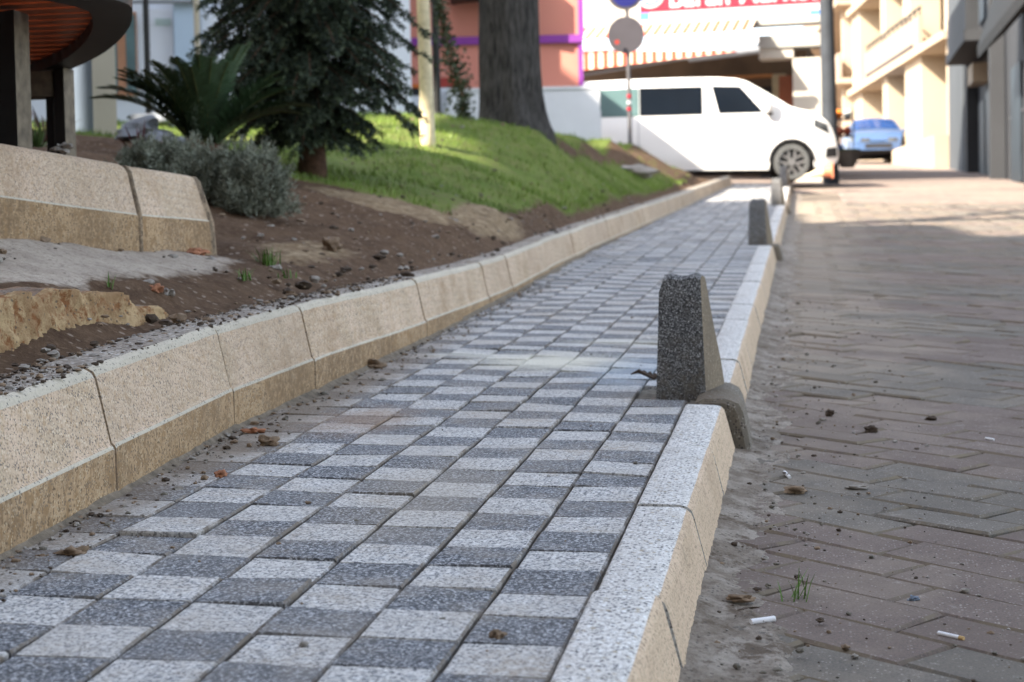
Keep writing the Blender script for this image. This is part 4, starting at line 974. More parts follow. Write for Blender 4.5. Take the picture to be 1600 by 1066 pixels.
# ------------------------------------------------------------------ off-camera blocks, added to shade the street
m_apt = plain("apartment_render", (.42, .38, .33), .8, .1, .5)
m_win = plain("window_glass", (.03, .04, .05), .15, .2, 1, spec=.6)
def block(name, x0, y0, x1, y1, h, label, z0=-1):
    r = root(name, label, "building"); mb = MB(); mb.box(x0, y0, z0, x1, y1, h); mb.build("wall", m_apt, r)
    mb = MB(); z = z0 + 2.6
    faces = []
    while z < h - 1.5:
        y = y0 + 1.0
        while y < y1 - 1.4: mb.box(x1 + .002, y, z, x1 + .05, y + 1.1, z + 1.3); y += 2.6
        x = x0 + 1.0
        while x < x1 - 1.4: mb.box(x, y1 + .002, z, x + 1.1, y1 + .05, z + 1.3); x += 2.6
        z += 3
    o = mb.build("window", m_win, r); o["kind"] = "stuff"; return r
LB = -14.0
def ridge(name, par, x0, x1, prof_lo, prof_hi, mat):
    """wall mass whose lower and upper edges follow (y, z) lists"""
    ys = sorted(set([p[0] for p in prof_lo] + [p[0] for p in prof_hi])); f = lambda pr, y: float(np.interp(y, [p[0] for p in pr], [p[1] for p in pr]))
    mb = MB(); vs = []
    for y in ys: a, b = f(prof_lo, y), f(prof_hi, y); vs += [(x0, y, a), (x1, y, a), (x1, y, b), (x0, y, b)]
    fs = [(0, 3, 2, 1), tuple(len(vs) - 4 + k for k in range(4))]
    for i in range(len(ys) - 1):
        for k in range(4): fs.append((i * 4 + k, i * 4 + (k + 1) % 4, (i + 1) * 4 + (k + 1) % 4, (i + 1) * 4 + k))
    mb.add(vs, fs); return mb.build(name, mat, par)
r = root("apartment_building", "long unseen block added left of the garden, its roofline shaped to shade the lawn", "building")  # unseen mass, roofline shaped to bound the sunlit lawn strip
ridge("wall", r, -24, LB, [(-3, -1), (21, -1)], [(-3, 10.2), (2.6, 10.2), (3.6, 11.6), (4.6, 12.1), (6, 12.45), (8, 13.05), (9.4, 13.3), (11, 13.5), (12.8, 13.5), (14.4, 14.1), (16.2, 14.1), (17.5, 13.8), (19.5, 13.0), (21, 12.6)], m_apt)
for zz in (2.2, 5.2, 8.0):
    for k in range(8): mb = MB(); mb.box(LB + .002, -2 + k * 2.8, zz, LB + .05, -.8 + k * 2.8, zz + 1.3); mb.build("window", m_win, r)
block("apartment_building", -21.6, -22, 12, -6.0, 25.6, "tall apartment building behind the camera that shades the street")
r = root("shade_slab", "unseen raised slab added above the left block to shape the sun strip", "shade slab")  # unseen slab, edges shaped to cast shade on path and road
ridge("wall", r, LB - .5, LB, [(.7, 13.45), (2.98, 13.45), (3.0, 13.0), (4, 13.15), (5, 13.3), (8.6, 13.9), (10.6, 14.0)], [(.7, 16.5), (4.5, 16.5), (5.2, 15.1), (9.2, 15.1), (9.4, 14.9), (10.6, 14.9)], m_apt)
for y in (3.1, 10.3):
    mb = MB(); mb.box(LB - .4, y, 11.0, LB - .25, y + .15, 13.8 if y > 5 else 12.7); mb.build("leg", m_apt, r)

# ------------------------------------------------------------------ pale building on the left
FL = Facade(150, 25, 620, 25.4, 130)
m_white = plain("white_render", (.62, .66, .72), .7, .04, 1); m_wdoor = plain("white_door", (.70, .73, .80), .4, .03, 2); m_lblue = plain("pale_blue_render", (.42, .52, .64), .7, .05, 1)
m_brown = plain("orange_brown_frame", (.38, .19, .11), .6, .1, 4); m_teal = plain("teal_glass", (.10, .17, .18), .12, .3, 2, spec=.6); m_rail = plain("grey_rail", (.22, .23, .25), .5, .1, 3)
bl = root("white_building", "pale white building with doors and a shop window behind the sago palm", "building")
mb = MB(); mb.wall(FL, 40, -260, 640, 230, -6, 0); mb.build("wall", m_white, bl)
mb = MB(); mb.wall(FL, 274, -200, 305, 230, .002, .30); mb.build("column", m_lblue, bl)
f = MB(); f.wall(FL, 120, 20, 215, 150, .002, .06); wn = f.build("window", m_brown, bl)
for (x0, x1) in ((124, 150), (154, 184), (198, 213)): mb = MB(); mb.wall(FL, x0, 24, x1, 146, .062, .07); mb.build("pane", m_teal, wn)
for (x0, x1) in ((234, 272), (316, 372), (376, 440)):
    mb = MB(); mb.wall(FL, x0, 14, x1, 150, .002, .05); dr = mb.build("door", m_wdoor, bl)
    mb = MB(); mb.wall(FL, x1 - 7, 92, x1 - 4, 99, .052, .09); mb.build("handle", m_rail, dr)
mb = MB(); mb.wall(FL, 190, 6, 470, 11, .32, .38); mb.build("awning_rail", m_rail, bl)
mb = MB(); mb.wall(FL, 243, 30, 268, 41, .052, .056); mb.build("notice", plain("door_notice", (.42, .52, .52), .6), bl)

# ------------------------------------------------------------------ coral building
FC = Facade(600, 27, 911, 27, 120)
m_coral = plain("coral_render", (.56, .225, .165), .75, .05, .8); m_purple = plain("purple_trim", (.22, .045, .28), .6, .06, 2); m_plinth = plain("white_plinth", (.56, .58, .62), .75, .06, 2)
m_orange = plain("orange_trim", (.55, .15, .03), .6, .05, 2); m_void = plain("dark_opening", (.02, .022, .024), .6, .2, 2); m_canopy = plain("brown_canopy", (.06, .03, .022), .7, .2, 3)
cb = root("coral_building", "coral pink building with purple trim above a white base wall", "building")
mb = MB(); mb.wall(FC, 602, -70, 910, 138, -2.2, 0); mb.build("wall", m_coral, cb)
mb = MB(); mb.wall(FC, 560, 40, 602, 230, -2.2, -.6); mb.build("wing_wall", m_coral, cb)
mb = MB(); mb.wall(FC, 600, 58, 911, 70, .002, .07); mb.build("band", m_purple, cb)
mb = MB(); mb.wall(FC, 600, -70, 613, 57, .002, .05); mb.build("corner_trim", m_purple, cb)
mb = MB(); mb.wall(FC, 903, -70, 911, 57.5, .002, .05); mb.wall(FC, 904, 70.5, 911, 137, .002, .05); mb.build("corner_trim", m_purple, cb)
mb = MB(); mb.wall(FC, 575, 139, 705, 178, -1.5, .03); mb.build("basement_opening", m_void, cb)
mb = MB(); mb.wall(FC, 578, 133, 664, 138.5, .002, .08); mb.build("sill", m_orange, cb)
mb = MB(); mb.wall(FC, 684, 122, 710, 137.5, .002, .05); mb.build("vent", plain("red_vent", (.3, .04, .03), .6), cb)
mb = MB(); mb.wall(FC, 560, 176, 940, 300, -2.1, .02); mb.wall(FC, 704, 138.2, 904, 175.5, -2.1, .10); mb.build("base_wall", m_plinth, cb)
mb = MB()
for k in range(6): mb.wall(FC, 590 + 19 * k, 176 - 6 * k, 608.8 + 19 * k, 200, .12, .8)
mb.build("ramp_wall", m_plinth, cb)
mb = MB()
for k in range(12):
    f = k / 11; yb = 10 + 6 * math.sin(f * 3.14 * 1.0 + 3.4); mb.wall(FC, 704 + k * 9, -60, 713 + k * 9, yb, .05, .6)
mb.build("canopy", m_canopy, cb)
lw_ = MB(); FW = Facade(852, 26.0, 941, 26.0, 170); lw_.wall(FW, 700, 138, 938, 260, -.25, 0); lw_.wall(FW, 698, 136.5, 940, 141, -.27, .02) ; 
o = lw_.build("garden_wall", m_plinth); tag(o, "low white garden wall right of the thick trunk, in front of the van's tail", "wall")

# ------------------------------------------------------------------ market
FM = Facade(905, 37.3, 1290, 36.0, 150)
mk = root("market", "white fronted grocery shop with red sign and striped awning behind the van", "building")
m_mwhite = plain("market_white", (.42, .39, .34), .7, .04, 1.5); m_mgrey = plain("market_gutter", (.34, .33, .30), .6, .08, 2); m_int = plain("market_interior", (.10, .065, .04), .8, .3, 1); m_intd = plain("market_dark", (.015, .015, .017), .6)
m_bdoor = plain("brown_shutter", (.20, .07, .04), .7, .2, 2); m_signr = plain("sign_red", (.36, .010, .028), .5, .05, 1); m_signw = plain("sign_white", (.46, .46, .48), .5, .03, 1); m_signb = plain("sign_blue", (.06, .17, .42), .5, .05, 1); m_pink = plain("sign_pink", (.75, .30, .62), .5, .05, 1)
mb = MB(); mb.wall(FM, 700, -420, 1285, 40, -1.5, 0); mb.build("upper_wall", m_mwhite, mk)
mb = MB(); mb.wall(FM, 1240, 90, 1284, 320, -1.2, .0); mb.wall(FM, 1186, 75, 1239.5, 91, -.5, .02); mb.build("column", m_mwhite, mk)
mb = MB(); mb.wall(FM, 1184, 54, 1285, 74, -.5, .08); mb.build("shutter_box", m_mgrey, mk)
mb = MB(); mb.wall(FM, 700, 41, 1291, 52, -.1, .22); mb.build("gutter", m_mgrey, mk)
mb = MB(); mb.wall(FM, 700, 53, 1240, 300, -9, -3.5); mb.build("interior", m_int, mk)
mb = MB(); mb.wall(FM, 1160, 112, 1198, 290, -3.45, -3.2); mb.wall(FM, 912, 104, 960, 122, -3.4, -3.2); mb.build("dark_doorway", m_intd, mk)
mb = MB(); mb.wall(FM, 1208, 108, 1240, 300, -1.5, -1.3); mb.build("shutter", m_bdoor, mk)
mb = MB(); mb.wall(FM, 1184, 92, 1206, 300, -3.3, -3.0); mb.build("counter_panel", plain("ochre_panel", (.30, .26, .17), .7), mk)
mb = MB(); mb.wall(FM, 1040, 96, 1184, 100, -3.3, -3.0); mb.wall(FM, 1056, 100, 1064, 116, -3.3, -3.0); mb.build("shelf", plain("wood_shelf", (.32, .14, .05), .7), mk)
# sign panel
sg = MB(); sg.wall(FM, 998, -60, 1288, 42, .03, .12); sgn = sg.build("sign_panel", m_signw, mk)
mb = MB(); mb.wall(FM, 1001, -58, 1286, 13.5, .122, .13); mb.build("red_field", m_signr, sgn)
mb = MB(); mb.wall(FM, 998, 37, 1288, 41.5, .122, .135); mb.wall(FM, 1284, 13.8, 1288, 36.8, .122, .135); mb.build("pink_edge", m_signr, sgn)
mb = MB(); mb.wall(FM, 1266, 17, 1282, 34, .122, .128); mb.build("blue_mark", m_signb, sgn)
mb = MB(); mb.wall(FM, 1001, 19, 1016, 33, .122, .127); mb.build("blue_mark", m_signb, sgn)
u, z = FM.hit(1018, -8)
for (rr_, mm, of) in ((.30, m_signw, .14), (.25, m_signb, .15), (.18, m_pink, .16), (.10, m_signw, .17)):
    mb = MB(); mb.disc(FM.P(u, z, of), FM.n, rr_, .012, 32, 0); mb.build("emblem_ring", mm, sgn, smooth=40)
def text(body, F, px, py, size, off, mat, parent, name="lettering", bold=.012, align='LEFT'):
    cu = bpy.data.curves.new(name, 'FONT'); cu.body = body; cu.size = size; cu.extrude = .006; cu.offset = bold; cu.align_x = align; cu.materials.append(mat)
    o = bpy.data.objects.new(name, cu); COL.objects.link(o); u, z = F.hit(px, py); p = F.P(u, z, off); X = F.t; 
    if X.dot(CR) < 0: X = -X
    Z = F.n; Y = Vector((0, 0, 1)); mt = Matrix.Identity(4)
    for i in range(3): mt[i][0] = X[i]; mt[i][1] = Y[i]; mt[i][2] = Z[i]; mt[i][3] = p[i]
    o.matrix_world = mt; o.parent = parent; return o
tx = text("Baran Market", FM, 1046, 13, .62, .14, m_signw, sgn)
bpy.context.view_layer.update()
wd_ = tx.dimensions.x; u0, _ = FM.hit(1046, 5); u1, _ = FM.hit(1278, 5)
mw = tx.matrix_world.copy(); me = bpy.data.meshes.new_from_object(tx.evaluated_get(bpy.context.evaluated_depsgraph_get())); bpy.data.objects.remove(tx)
me.transform(mw @ Matrix.Diagonal(((abs(u1 - u0)) / wd_, 1, 1, 1))); tx = bpy.data.objects.new("lettering", me); COL.objects.link(tx); tx.parent = sgn
# awning
def stripes():
    m, nt, b = new_mat("awning_cloth", .8, .2); t = NT(nt); mp = t.n("ShaderNodeVectorMath", operation='DOT_PRODUCT'); t.l(t.tc, mp.inputs[0]); mp.inputs[1].default_value = tuple(FM.t)
    s = t.math('SINE', t.math('MULTIPLY', mp.outputs["Value"], 31.0)); col = t.mix(t.ramp(s, -.25, .25), (.62, .52, .40), (.42, .07, .035)); t.l(col, b.inputs["Base Color"]); return m
m_aw = stripes()
aw = root("awning", "red and white striped awning hanging below the shop sign", "awning")
def fq(px, py, off): u, z = FM.hit(px, py); return u, z, off
mb = MB(); u0, _, _, za = FM.rect(700, 53, 1184, 60); u1 = FM.hit(1184, 60)[0]
zb = FM.hit(1040, 72)[1] + .06; th = .02
mb.hexa([FM.P(u0, zb, 1.25), FM.P(u1, zb, 1.25), FM.P(u1, za + .1, .23), FM.P(u0, za + .1, .23), FM.P(u0, zb + th, 1.25), FM.P(u1, zb + th, 1.25), FM.P(u1, za + .1 + th, .23), FM.P(u0, za + .1 + th, .23)]); mb.build("canopy", m_aw, aw)
F2 = Facade(905, 36.0, 1290, 34.8, 150)
mb = MB(); mb.wall(F2, 700, 71, 1186, 79, -.04, .06); mb.build("front_bar", m_signw, aw)
a0 = F2.hit(905, 111); a1 = F2.hit(1150, 80); a2 = F2.hit(905, 79); a3 = F2.hit(1150, 79.5); b0 = F2.hit(700, 136); b1 = F2.hit(700, 79)
mb = MB(); mb.hexa([F2.P(b0[0], b0[1], 0), F2.P(a1[0], a1[1] - .01, 0), F2.P(a1[0], a1[1] - .01, .015), F2.P(b0[0], b0[1], .015), F2.P(b1[0], b1[1], 0), F2.P(a3[0], a3[1], 0), F2.P(a3[0], a3[1], .015), F2.P(b1[0], b1[1], .015)]); mb.build("valance", m_aw, aw)
mb = MB(); c0 = F2.hit(1075, 90); c1 = F2.hit(1186, 76); mb.tube([F2.P(c0[0], c0[1], -.1), F2.P(c1[0], c1[1], -.1)], .09, 10); mb.build("folding_arm", m_rail, aw, smooth=40)
mb = MB(); c0 = F2.hit(905, 116); c1 = F2.hit(1100, 84); mb.tube([F2.P(c0[0], c0[1], -.2), F2.P(c1[0], c1[1], -.2)], .035, 8); mb.build("folding_arm", m_rail, aw, smooth=40)

# utility pole right of the shop
p0 = at(1300, 250, 34.5); mb = MB(); mb.tube([(p0.x, p0.y, 1.2), (p0.x - .06, p0.y, 5), (p0.x - .12, p0.y, 10)], [.16, .14, .115], 12); tag(mb.build("utility_pole", plain("charcoal_pole", (.035, .04, .047), .8, .2, 3), smooth=40), "thick charcoal pole at the right corner of the shop", "pole")

# ------------------------------------------------------------------ road signs
m_galv = plain("galvanised_steel", (.11, .105, .11), .5, .15, 8, metallic=.3); m_signback = plain("sign_back_shade", (.060, .054, .062), .6, .08, 3); m_blue = plain("sign_blue_face_shade", (.010, .012, .11), .5, .05, 3)  # sign back and blue face coloured dark to hold their shade
p = at(985, 226, 26.0); r = root("road_sign", "two round road signs, one blue and one grey back, on a banded thin pole", "road sign", None, (p.x, p.y, 0))
O = Vector((p.x, p.y, 0)); top = at(978, -60, 26.0); nn = (cam_pos - p); nn.z = 0; nn.normalize()
mb = MB(); mb.tube([Vector((p.x, p.y, p.z - .4)) - O, Vector((top.x, top.y, top.z)) - O], .030, 12); mb.build("pole", m_galv, r, smooth=40)
c = at(978, 55, 25.95) ; mb = MB(); mb.disc(c - O, nn, .275, .02, 40); dd_ = mb.build("grey_disc", m_signback, r, smooth=40)
mb = MB(); q = at(964, 66, 25.85) - O; mb.disc(q, nn, .035, .01, 12); mb.build("sticker", plain("red_sticker", (.3, .03, .02), .6), dd_)
c = at(977, -13, 25.95); mb = MB(); mb.disc(c - O, nn, .275, .02, 40); b_ = mb.build("blue_disc", m_signback, r, smooth=40)
mb = MB(); mb.disc(c - O + nn * .014, nn, .225, .006, 40); mb.build("blue_face", m_blue, b_, smooth=40)
for k, yy in enumerate((148, 158, 168)):
    mb = MB(); a_ = at(983, yy, 26.0) - O; b2 = at(983.4, yy + 5, 26.0) - O; mb.tube([a_, b2], .036, 12); mb.build("band", m_signr if k != 1 else m_signw, r, smooth=40)

# ------------------------------------------------------------------ vehicles
def interp(pts, x):
    return float(np.interp(x, [p[0] for p in pts], [p[1] for p in pts]))
def glass_quad(pts, hwf, side, off, n=6):
    """conforming pane: pts four corners (u,z) ordered, follows the body side"""
    mb = MB(); vs = []
    a, b, c, d = [Vector((p[0], p[1])) for p in pts]
    for i in range(n + 1):
        for j in range(n + 1):
            s, t_ = i / n, j / n; q = (a * (1 - s) + b * s) * (1 - t_) + (d * (1 - s) + c * s) * t_; vs.append((q.x, side * (hwf(q.x, q.y) + off), q.y))
    mb.add(vs, [(i * (n + 1) + j, (i + 1) * (n + 1) + j, (i + 1) * (n + 1) + j + 1, i * (n + 1) + j + 1) for i in range(n) for j in range(n)]); return mb
def car_shell(top, bot, hwf, u0, u1, wheels, wr, cols=90, rows=16):
    mb = MB(); us = list(np.linspace(u0, u1, cols)); 
    def zb(u):
        z = interp(bot, u)
        for c in wheels:
            d = abs(u - c)
            if d < wr: z = max(z, .34 + math.sqrt(max(0, wr * wr - d * d)) * 1.0)
        return z
    for sd_ in (-1, 1):
        vs = []
        for u in us:
            a, b = zb(u), max(zb(u) + .01, interp(top, u))
            for k in range(rows): z = a + (b - a) * k / (rows - 1); vs.append((u, sd_ * hwf(u, z), z))
        fs = []
        for i in range(cols - 1):
            for k in range(rows - 1):
                q = (i * rows + k, (i + 1) * rows + k, (i + 1) * rows + k + 1, i * rows + k + 1); fs.append(q if sd_ < 0 else q[::-1])
        mb.add(vs, fs)
    NYt = 9; vs = []
    for u in us:
        z = max(zb(u) + .01, interp(top, u)); h = hwf(u, z)
        for k in range(NYt): f = -1 + 2 * k / (NYt - 1); vs.append((u, f * h, z + .045 * (1 - f * f)))
    mb.add(vs, [(i * NYt + k, i * NYt + k + 1, (i + 1) * NYt + k + 1, (i + 1) * NYt + k)[::-1] for i in range(cols - 1) for k in range(NYt - 1)])
    for u in (u0, u1):
        a, b = interp(bot, u), interp(top, u); vs = []
        for k in range(6):
            z = a + (b - a) * k / 5
            for j in range(NYt): f = -1 + 2 * j / (NYt - 1); vs.append((u + (.05 if u == u1 else -.05) * (1 - f * f), f * hwf(u, z), z))
        mb.add(vs, [(i * NYt + k, i * NYt + k + 1, (i + 1) * NYt + k + 1, (i + 1) * NYt + k) for i in range(5) for k in range(NYt - 1)])
    return mb
m_tyre = plain("tyre_rubber", (.085, .088, .088), .8, .15, 10); m_alloy = plain("alloy_rim", (.35, .34, .33), .3, .1, 6, metallic=.8, spec=.5); m_glass = plain("dark_car_glass", (.006, .009, .014), .08, .2, 1, spec=.25); m_glassg = plain("greenish_car_glass", (.09, .15, .15), .1, .2, 1, spec=.7)
m_plast = plain("black_plastic", (.02, .02, .022), .6, .2, 6); m_head = plain("headlight_lens", (.07, .075, .08), .1, .5, 7, spec=.8)
def wheel(par, u, side, hw, r=.335):
    mb = MB(); n = 36; pr = [(r - .10, 0), (r - .02, 0), (r, .03), (r, .19), (r - .02, .22), (r - .10, .22)]; vs = []
    for k in range(n):
        a = k / n * 6.28319
        for (rr_, yy) in pr: vs.append((u + rr_ * math.cos(a), side * (hw - yy), .335 + rr_ * math.sin(a)))
    mb.add(vs, [(k * 6 + j, ((k + 1) % n) * 6 + j, ((k + 1) % n) * 6 + j + 1, k * 6 + j + 1) for k in range(n) for j in range(5)]); w_ = mb.build("wheel", m_tyre, par, smooth=50)
    mb = MB(); c = Vector((u, side * (hw - .10), .335)); mb.disc(c, (0, 1, 0), r - .095, .03, 30, 1)
    for k in range(5):
        a = k / 5 * 6.28319 + .3; d = Vector((math.cos(a), 0, math.sin(a))); s_ = Vector((-math.sin(a), 0, math.cos(a))); o_ = Vector((u, side * (hw - .035), .335)); y_ = Vector((0, -side * .04, 0))
        for sg_ in (-.045, .045): 
            q = [o_ + s_ * sg_ - s_ * .02, o_ + s_ * sg_ + s_ * .02, o_ + d * (r - .1) + s_ * sg_ * 1.4 + s_ * .02, o_ + d * (r - .1) + s_ * sg_ * 1.4 - s_ * .02]
            mb.hexa([x + y_ for x in q] + q, 0)
    mb.tube([Vector((u, side * (hw - .10), .335)), Vector((u, side * (hw - .02), .335))], .07, 14, 0)
    ring = []; m_ = MB()
    for k in range(n):
        a = k / n * 6.28319
        for (rr_, yy) in ((r - .10, .10), (r - .10, .01), (r - .085, .005)): ring.append((u + rr_ * math.cos(a), side * (hw - yy), .335 + rr_ * math.sin(a)))
    mb.add(ring, [(k * 3 + j, ((k + 1) % n) * 3 + j, ((k + 1) % n) * 3 + j + 1, k * 3 + j + 1) for k in range(n) for j in range(2)], 0)
    mb.build("rim", [m_alloy, m_plast], w_, smooth=40)
# --- white van, side on, nose to the right
m_vanw = plain("white_car_paint", (.80, .80, .78), .25, .02, .5, spec=.5)
van_top = [(-4.15, 1.55), (-4.1, 1.75), (-4.0, 1.88), (-3.8, 1.93), (-3.0, 1.955), (-2.0, 1.96), (-1.35, 1.95), (-1.0, 1.915), (-.82, 1.86), (-.60, 1.73), (-.3, 1.545), (-.04, 1.375), (.08, 1.325), (.3, 1.27), (.5, 1.19), (.62, 1.11), (.72, 1.0), (.78, .87), (.83, .74), (.86, .60), (.87, .52)]
van_bot = [(-4.15, .42), (-4.0, .26), (-.5, .20), (.4, .22), (.7, .24), (.82, .30), (.87, .38)]
def van_hw(u, z):
    h = .935 + .015 * math.exp(-((z - .9) / .3) ** 2)
    if z > 1.05: h -= .13 * ((z - 1.05) / .9) ** 1.3
    if z < .4: h -= .05 * (.4 - z) / .2
    if u > .2: h -= .20 * ((u - .2) / .67) ** 2.2
    if u < -3.95: h -= .08 * ((-3.95 - u) / .2) ** 2
    if z > 1.80: h -= .06 * ((z - 1.80) / .16) ** 2
    return h
vp = at(1231, 281, 32.2); vr = root("van", "large white passenger van parked across the end of the footpath", "van", None)
vdir = Vector((math.cos(.13), math.sin(.13), 0)); 
vr.location = (vp.x, vp.y + .95, at(1231, 281.5, 32.2).z); vr.rotation_euler = (0, 0, .085)
mb = car_shell(van_top, van_bot, van_hw, -4.15, .87, (0, -3.0), .40); body = mb.build("body", m_vanw, vr, smooth=50)
mb = MB(); mb.box(-4.0, -.80, .20, .70, .80, .62); mb.build("underbody", m_plast, vr)
for sd_ in (-1, 1):
    glass_quad([(-1.44, 1.27), (-.62, 1.27), (-.88, 1.76), (-1.50, 1.80)] if False else [(-1.33, 1.26), (-.50, 1.26), (-.93, 1.765), (-1.46, 1.79)], van_hw, sd_, .006).build("side_window", m_glass, vr, smooth=180)
    glass_quad([(-2.80, 1.25), (-1.63, 1.25), (-1.63, 1.785), (-2.80, 1.785)], van_hw, sd_, .006).build("side_window", m_glass, vr, smooth=180)
    glass_quad([(-3.95, 1.25), (-2.815, 1.25), (-2.815, 1.785), (-3.95, 1.76)], van_hw, sd_, .006).build("side_window", m_glassg, vr, smooth=180)
    glass_quad([(.40, .98), (.70, .84), (.66, 1.02), (.42, 1.12)], van_hw, sd_, .008).build("headlight", m_head, vr, smooth=180)
    glass_quad([(.62, .40), (.85, .42), (.84, .60), (.64, .58)], van_hw, sd_, .008).build("bumper_grille", m_plast, vr, smooth=180)
    for (u_, z0_, z1_) in ((-1.545, .35, 1.85), (-.42, .62, 1.24), (-2.83, .35, 1.8)):
        glass_quad([(u_, z0_), (u_ + .012, z0_), (u_ + .012, z1_), (u_, z1_)], van_hw, sd_, .003).build("door_seam", m_rail, vr)
    mb = MB(); mb.hexa([(-1.35, sd_ * .965, .98), (-1.15, sd_ * .965, .98), (-1.15, sd_ * .94, .98), (-1.35, sd_ * .94, .98), (-1.35, sd_ * .965, 1.02), (-1.15, sd_ * .965, 1.02), (-1.15, sd_ * .94, 1.02), (-1.35, sd_ * .94, 1.02)]); mb.build("handle", m_vanw, vr)
    mb = MB(); mb.blob((-.45, sd_ * 1.06, 1.38), .15, 0, 2, (.72, .55, 1.15), .05, 2); mb.build("mirror", m_vanw, vr, smooth=180)
    mb = MB(); mb.blob((-.42, sd_ * 1.04, 1.23), .07, 0, 1, (1.2, .8, .6), .05, 2); mb.build("mirror_foot", m_plast, vr, smooth=180)
    wheel(vr, 0, sd_, .93); wheel(vr, -3.0, sd_, .93)
    mb = MB(); vs = []
    for k in range(17):
        a = k / 16 * 3.14159
        for rr_ in (.385, .43): vs.append((rr_ * math.cos(a), sd_ * (van_hw(rr_ * math.cos(a), .7) + .004), .34 + rr_ * math.sin(a)))
    mb.add(vs, [(k * 2, k * 2 + 1, k * 2 + 3, k * 2 + 2) for k in range(16)]); mb.build("arch_trim", m_plast, vr)
ws = MB(); vs = []
for u_ in np.linspace(-.80, -.08, 6):
    for f in np.linspace(-.9, .9, 7): z = interp(van_top, u_); vs.append((u_ + .01, f * van_hw(u_, z), z + .045 * (1 - f * f) + .012))
ws.add(vs, [(i * 7 + k, i * 7 + k + 1, (i + 1) * 7 + k + 1, (i + 1) * 7 + k) for i in range(5) for k in range(6)]); ws.build("windscreen", m_glass, vr, smooth=180)
mb = MB(); mb.box(.80, -.6, .62, .90, .6, .78); mb.build("front_grille", m_plast, vr)

# --- small cars seen head on
car_top = [(-3.2, .9), (-3.1, 1.1), (-2.7, 1.38), (-2.0, 1.47), (-1.2, 1.45), (-.85, 1.38), (-.3, 1.10), (-.1, .98), (.3, .92), (.55, .84), (.72, .70), (.80, .55)]
car_bot = [(-3.2, .4), (-3.0, .22), (.5, .2), (.75, .24), (.80, .30)]
def car_hw(u, z):
    h = .87
    if z > .9: h -= .22 * ((z - .9) / .55)
    if u > .2: h -= .16 * ((u - .2) / .6) ** 2
    if z > 1.38: h -= .05
    return h
def small_car(p, rot, paint, label):
    r = root("parked_car", label, "car", "cars parked up the street", p); r.rotation_euler = (0, 0, rot)
    car_shell(car_top, car_bot, car_hw, -3.2, .80, (0, -2.5), .38, 60, 12).build("body", paint, r, smooth=50)
    mb = MB(); mb.box(-3.0, -.75, .2, .6, .75, .55); mb.build("underbody", m_plast, r)
    ws = MB(); vs = []
    for u_ in np.linspace(-.82, -.16, 5):
        for f in np.linspace(-.88, .88, 7): z = interp(car_top, u_); vs.append((u_ + .02, f * car_hw(u_, z), z + .045 * (1 - f * f) + .015))
    ws.add(vs, [(i * 7 + k, i * 7 + k + 1, (i + 1) * 7 + k + 1, (i + 1) * 7 + k) for i in range(4) for k in range(6)]); ws.build("windscreen", m_cglass, r, smooth=180)
    for sd_ in (-1, 1):
        glass_quad([(.35, .62), (.72, .58), (.70, .68), (.38, .78)], car_hw, sd_, .008).build("headlight", m_head, r, smooth=180)
        mb = MB(); mb.box(.74, sd_ * .44 - .12, .56, .815, sd_ * .44 + .16, .68); mb.build("headlight", m_head, r)
        glass_quad([(-2.3, .95), (-.55, .95), (-.95, 1.36), (-2.2, 1.36)], car_hw, sd_, .006).build("side_window", m_glass, r, smooth=180)
        mb = MB(); mb.blob((-.45, sd_ * .98, 1.0), .09, 0, 1, (.7, 1, .8), .05, 2); mb.build("mirror", paint, r, smooth=180)
        wheel(r, 0, sd_, .86, .31); wheel(r, -2.5, sd_, .86, .31)
    mb = MB(); mb.box(.83, -.42, .36, .86, .42, .50); mb.build("front_grille", m_plast, r)
    return r
m_cglass = plain("blue_reflecting_glass", (.015, .05, .16), .1, .2, 1, spec=.8)
p = at(1369, 251, 57); small_car(Vector((p.x, p.y, p.z)), -math.pi / 2 + .05, plain("blue_paint", (.055, .10, .20), .3, .05, 1, spec=.5), "light blue car parked nose towards us up the street")
p = at(1531, 241, 60); small_car(Vector((p.x, p.y, p.z)), -math.pi / 2 + .05, plain("dark_paint", (.012, .016, .035), .4, .1, 1), "dark small car in front of the shade-toned building at far right")

# ------------------------------------------------------------------ planter, cone, shop goods
p = at(1324, 262, 40); r = root("planter", "round concrete planter bowl with low green plants right of the van's nose", "planter", None, p); mb = MB(); mb.tube([(0, 0, 0), (0, 0, .06), (0, 0, .2), (0, 0, .33), (0, 0, .37), (0, 0, .37), (0, 0, .30)], [.16, .18, .26, .31, .33, .29, .27], 24); mb.build("bowl", plain("planter_concrete", (.15, .135, .12), .9, .2, 6), r, smooth=40)
mb = MB()
for i in range(900): a = rs.random() * 6.283; q = rs.random() ** .5 * .27; quads(mb, Vector((q * math.cos(a), q * math.sin(a), .33)), Vector((rs.gauss(0, .5), rs.gauss(0, .5), 1)), .10, .02)
mb.build("plants", m_green, r)
p = at(1282, 279, 31.0); r = root("traffic_cone", "cream and faded orange cone lying on its side under the van's nose", "cone", None, p + Vector((0, 0, .12)))
m_cream = plain("cream_plastic", (.72, .58, .38), .6, .1, 10); m_or = plain("faded_orange", (.62, .22, .12), .6, .1, 10)
mb = MB(); mb.tube([(-.26, 0, -.08), (.05, 0, .0)], [.025, .095], 18); mb.build("tip", m_cream, r, smooth=40)
mb = MB(); mb.tube([(.05, 0, 0), (.20, 0, .02)], [.096, .135], 18); mb.build("body", m_or, r, smooth=40)
mb = MB(); mb.box(.20, -.15, -.12, .225, .15, .16); mb.build("base", m_or, r)
p = at(1318, 250, 46); r = root("goods_rack", "colourful shop goods on a small rack behind the planter", "display rack", None, p + Vector((0, 0, -.05)))
m_fr = plain("rack_frame", (.12, .10, .09), .7)
mb = MB()
for z in (.2, .65, 1.1): mb.box(-.28, -.2, z, .28, .2, z + .03)
